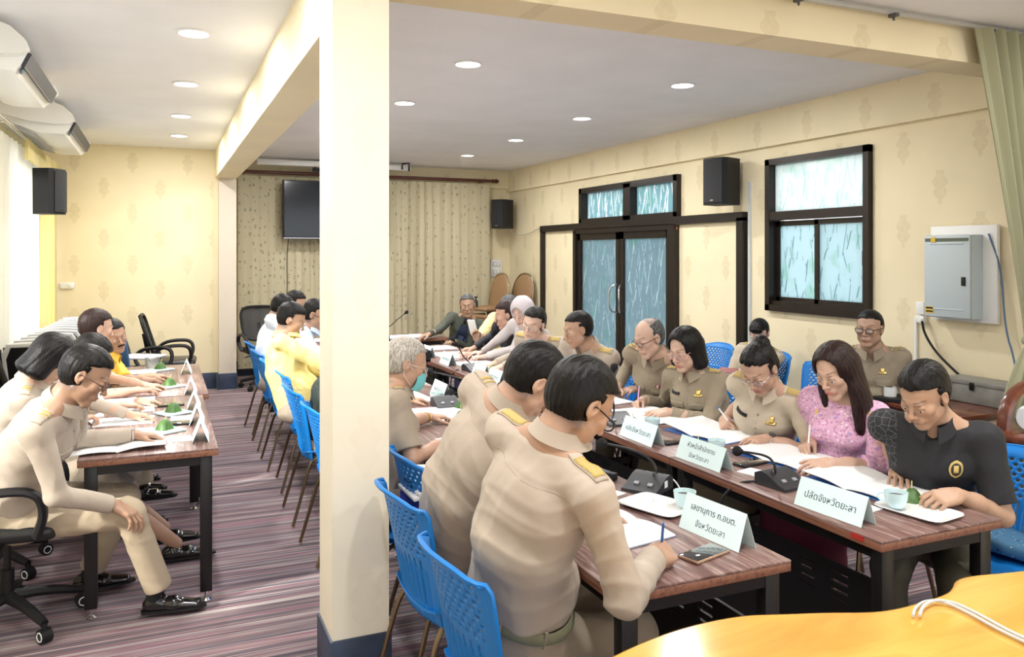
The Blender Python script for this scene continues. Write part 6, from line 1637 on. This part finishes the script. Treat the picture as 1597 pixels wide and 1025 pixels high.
def phone(label, loc, rz, case=None, cat='phone', w=.075, d=.155):
    t = thing('mobile_phone', label, cat, loc, rz)
    ob('case', MB().box((0, 0, .005), (w, d, .010), bev=.004, segs=3), case or black, t); ob('screen', MB().box((0, 0, .0104), (w * .92, d * .95, .0012), bev=.0005), mat('phone glass', (.02, .02, .022), .06, coat=1), t)
phone('phone in a gold case lying beside the writing hand on the nearest centre table', (1.565, 2.07, Zt), 105, mat('rose gold case', (.45, .30, .22), .3, .5), w=.08, d=.165)
phone('black phone lying beside the pink edged note on the right row', (2.43, 2.88, Zt), 100)
phone('black phone behind the one line name card', (2.36, 3.36, Zt), 95)
phone('dark phone lying between two leaf parcels on the left table', (.06, 5.43, Zt), 90)
phone('dark phone beside the nearest dish on the left table', (.09, 4.83, Zt), 80)
t = thing('voice_recorder', 'small black voice recorder standing on the nearest centre table', 'voice recorder', (1.72, 2.93, Zt), 25)
ob('body', MB().box((0, 0, .016), (.035, .085, .032), bev=.006), black, t); ob('display', MB().box((0, .012, .0325), (.026, .035, .001)), mat('grey display', (.10, .12, .13), .2), t)
t = thing('glass_mug', 'clear water glass at the far end of the left tables', 'glass', (-.06, 7.25, Zt))
ob('glass', MB().lathe([(0, 0), (.05, 0), (.058, .09), (.054, .09), (.047, .006), (0, .006)], 20), mat('clear tumbler', (.9, .95, .95), .03, trans=.9, alpha=.55), t)
def pen_for(p, i, label, m, extra=None):
    Hf = hand_frame(p['hands'][i][1], p['hands'][i][2]); s = -1 if i == 1 else 1; w = p['W'][i]
    L_ = lambda x, y, z: Vector(w + Hf @ V3(x * s, y, z))
    a, b = L_(.018, .108, -.045), L_(.046, .035, .070); d = (b - a).normalized()
    t = thing('pen', label, 'pen', tuple(a)); q = MB().cyl(a, a + d * .012, .0006, .004, 10).cyl(a + d * .012, b, .0045, None, 10); q.bm.transform(Matrix.Translation(-a)); ob('barrel', q, m, t)
    q = MB().cyl(b, b + d * .012, .0035, None, 8); q.bm.transform(Matrix.Translation(-a)); ob('clip', q, extra or m, t)
pen_for(P12, 1, 'blue pen in the right hand of the man in dark glasses', blueInk)
pen_for(PK, 1, 'white pen in the hand of the woman in pink', whitepl)
pen_for(BN, 1, 'white pen with blue tip held by the woman with a hair bun', whitepl, blueInk)
pen_for(BB, 1, 'pink pen in the hand of the woman with bobbed hair', mat('pink plastic', (.62, .35, .60), .4))
t = thing('pen', 'translucent blue pen lying on the white booklets of the left table', 'pen', (-.16, 4.61, .764), 84)
ob('barrel', MB().cyl((0, -.07, .004), (0, .06, .004), .0045), mat('clear barrel', (.5, .5, .6), .2), t); ob('cap', MB().cyl((0, .02, .004), (0, .075, .004), .006), blueInk, t)
# ---- blue bag of papers on the empty chair
dup(bc, (1.235, 3.35, 0), 3, 'blue plastic chair carrying a blue bag of papers, between two officials', G1)
t = thing('document_bag', 'blue document bag stuffed with white papers and a black clip on a chair', 'bag', (1.07, 3.31, .455), 6)
ob('bag', MB().box((0, 0, .11), (.20, .26, .22), bev=.02), mat('royal blue nylon', (.01, .03, .30), .5, bump=.3, bscale=40), t)
for k in range(5): ob('papers', MB().box((.01 * k - .02, 0, .235 + .016 * k), (.19 - .01 * k, .24, .014), rot=(0, -4 + 3 * k, 3 * k - 6), bev=.002), paperM, t)
ob('binder_clip', MB().box((-.095, -.02, .27), (.03, .06, .02), bev=.004).tube([(-.10, -.04, .28), (-.13, -.045, .29), (-.13, .0, .29), (-.10, .0, .28)], .002, 5), black, t)
# ---- patterned cloth on the nearest right chair
t = thing('batik_cushion', 'blue and white batik cushion on the chair of the polo shirted man', 'cushion', (3.25, 2.22, .455), 5)
ob('cushion', MB().box((.06, 0, .03), (.30, .40, .06), bev=.025, segs=3), printed('blue batik', (.05, .16, .28), [((.7, .7, .75), 45, .36), ((.04, .03, .12), 25, .4)]), t)
# ---- console things
t = thing('white_mug', 'white mug on the console table beside the man against the wall', 'cup', (4.476, 3.913, 0.773))
t.location.z = .721
ob('mug', MB().lathe([(0, 0), (.036, 0), (.04, .01), (.04, .085), (.037, .085), (.036, .012), (0, .01)], 24), whiteC, t); ob('handle', MB().tube([(.038, 0, .07), (.062, 0, .065), (.062, 0, .03), (.038, 0, .02)], .004, 6, sm=2), whiteC, t)
# ---- camcorder on a tripod in the aisle
t = thing('video_camera', 'black video camera on a small tripod in the aisle between the rows', 'video camera', (1.98, 6.35, 0))
ob('body', MB().box((0, 0, .86), (.09, .16, .10), bev=.012).cyl((0, -.08, .87), (0, -.13, .87), .035), black, t)
ob('head', MB().box((0, 0, .79), (.06, .07, .05), bev=.01), black, t)
for k in range(3):
    a = R(90 + 120 * k); ob('leg', MB().tube([(0, 0, .77), (.16 * math.cos(a), .16 * math.sin(a), .0)], .010, 8), blackm, t)
t = thing('held_phone', 'white sheet and phone raised by the man in yellow', 'phone', (2.848, 7.486, 0.966), 40)
ob('case', MB().box((0, 0, 0), (.016, .085, .16), rot=(0, -25, 0), bev=.006), whitepl, t)
t = thing('held_phone', 'dark phone in the hands of the young woman by the right wall', 'phone', (4.154, 5.190, 0.762), 30)
ob('case', MB().box((0, 0, 0), (.075, .15, .010), rot=(0, -25, 0), bev=.004), mat('rose case', (.30, .12, .12), .4), t)
for k, (a, b) in enumerate((((1.84, 2.82, .76), (1.93, 2.95, .55)), ((2.25, 2.63, .76), (2.14, 2.72, .60)), ((2.2, 6.1, .76), (2.15, 6.15, .5)))):
    tag(ob('microphone_cable', MB().tube([a, ((a[0] * .5 + b[0] * .5), (a[1] + b[1]) / 2, a[2] - .01), (b[0], b[1], a[2] - .08), b, (b[0], b[1] + .1, .2), (b[0] + .02, b[1] + .3, .02)], .005, sm=3), mat('grey cable 2', (.25, .25, .27), .5) if k == 0 else black),
        'cable hanging from the %s microphone' % ['nearest centre table', 'nearest right row', 'far right row'][k], 'cable')

for k in range(2):
    o_ = .010 * k
    pts = [Vector(p) for p in ((1.789, 1.492, 0.757), (1.840, 1.527, 0.757), (1.906, 1.545, 0.757), (1.943, 1.512, 0.757), (1.935, 1.428, 0.757), (1.918, 1.347, 0.757), (1.917, 1.265, 0.757), (1.884, 1.115, 0.757))]
    tag(ob('desk_cable', MB().tube([p + Vector((o_, -o_ * 1.2, .004 * k + .002)) for p in pts], .0042, sm=3), mat('pale cable', (.55, .55, .53), .5)),
        'pale cable lying over the yellow desk, %s of the two' % ('upper' if k == 0 else 'lower'), 'cable', 'pale cables on the yellow desk')
# belt loops of the man in front
_p = P12
for a_ in (-2.1, -1.2, -.35):
    q_ = _p['P'] + .089 * _p['u'] + _p['rt'] * math.cos(a_) * .172 + _p['fw'] * math.sin(a_) * .146
    _p['pm']('belt_loop', MB().box((0, 0, 0), (.001, .001, .001)).tube([tuple(q_ + .028 * _p['u']), tuple(q_ - .028 * _p['u'])], .0045, 6, flat=(1, 1)), khakiD)
t = thing('cable_plug', 'white cable plug behind the microphone of the nearest centre table', 'plug', (1.885, 2.79, .757), 30)
ob('plug', MB().box((0, 0, .006), (.05, .022, .014), bev=.004), whitepl, t); ob('cord', MB().tube([(.02, 0, .006), (.05, .0, .01), (.075, -.03, .0), (.085, -.06, -.05)], .003, sm=2), whitepl, t)
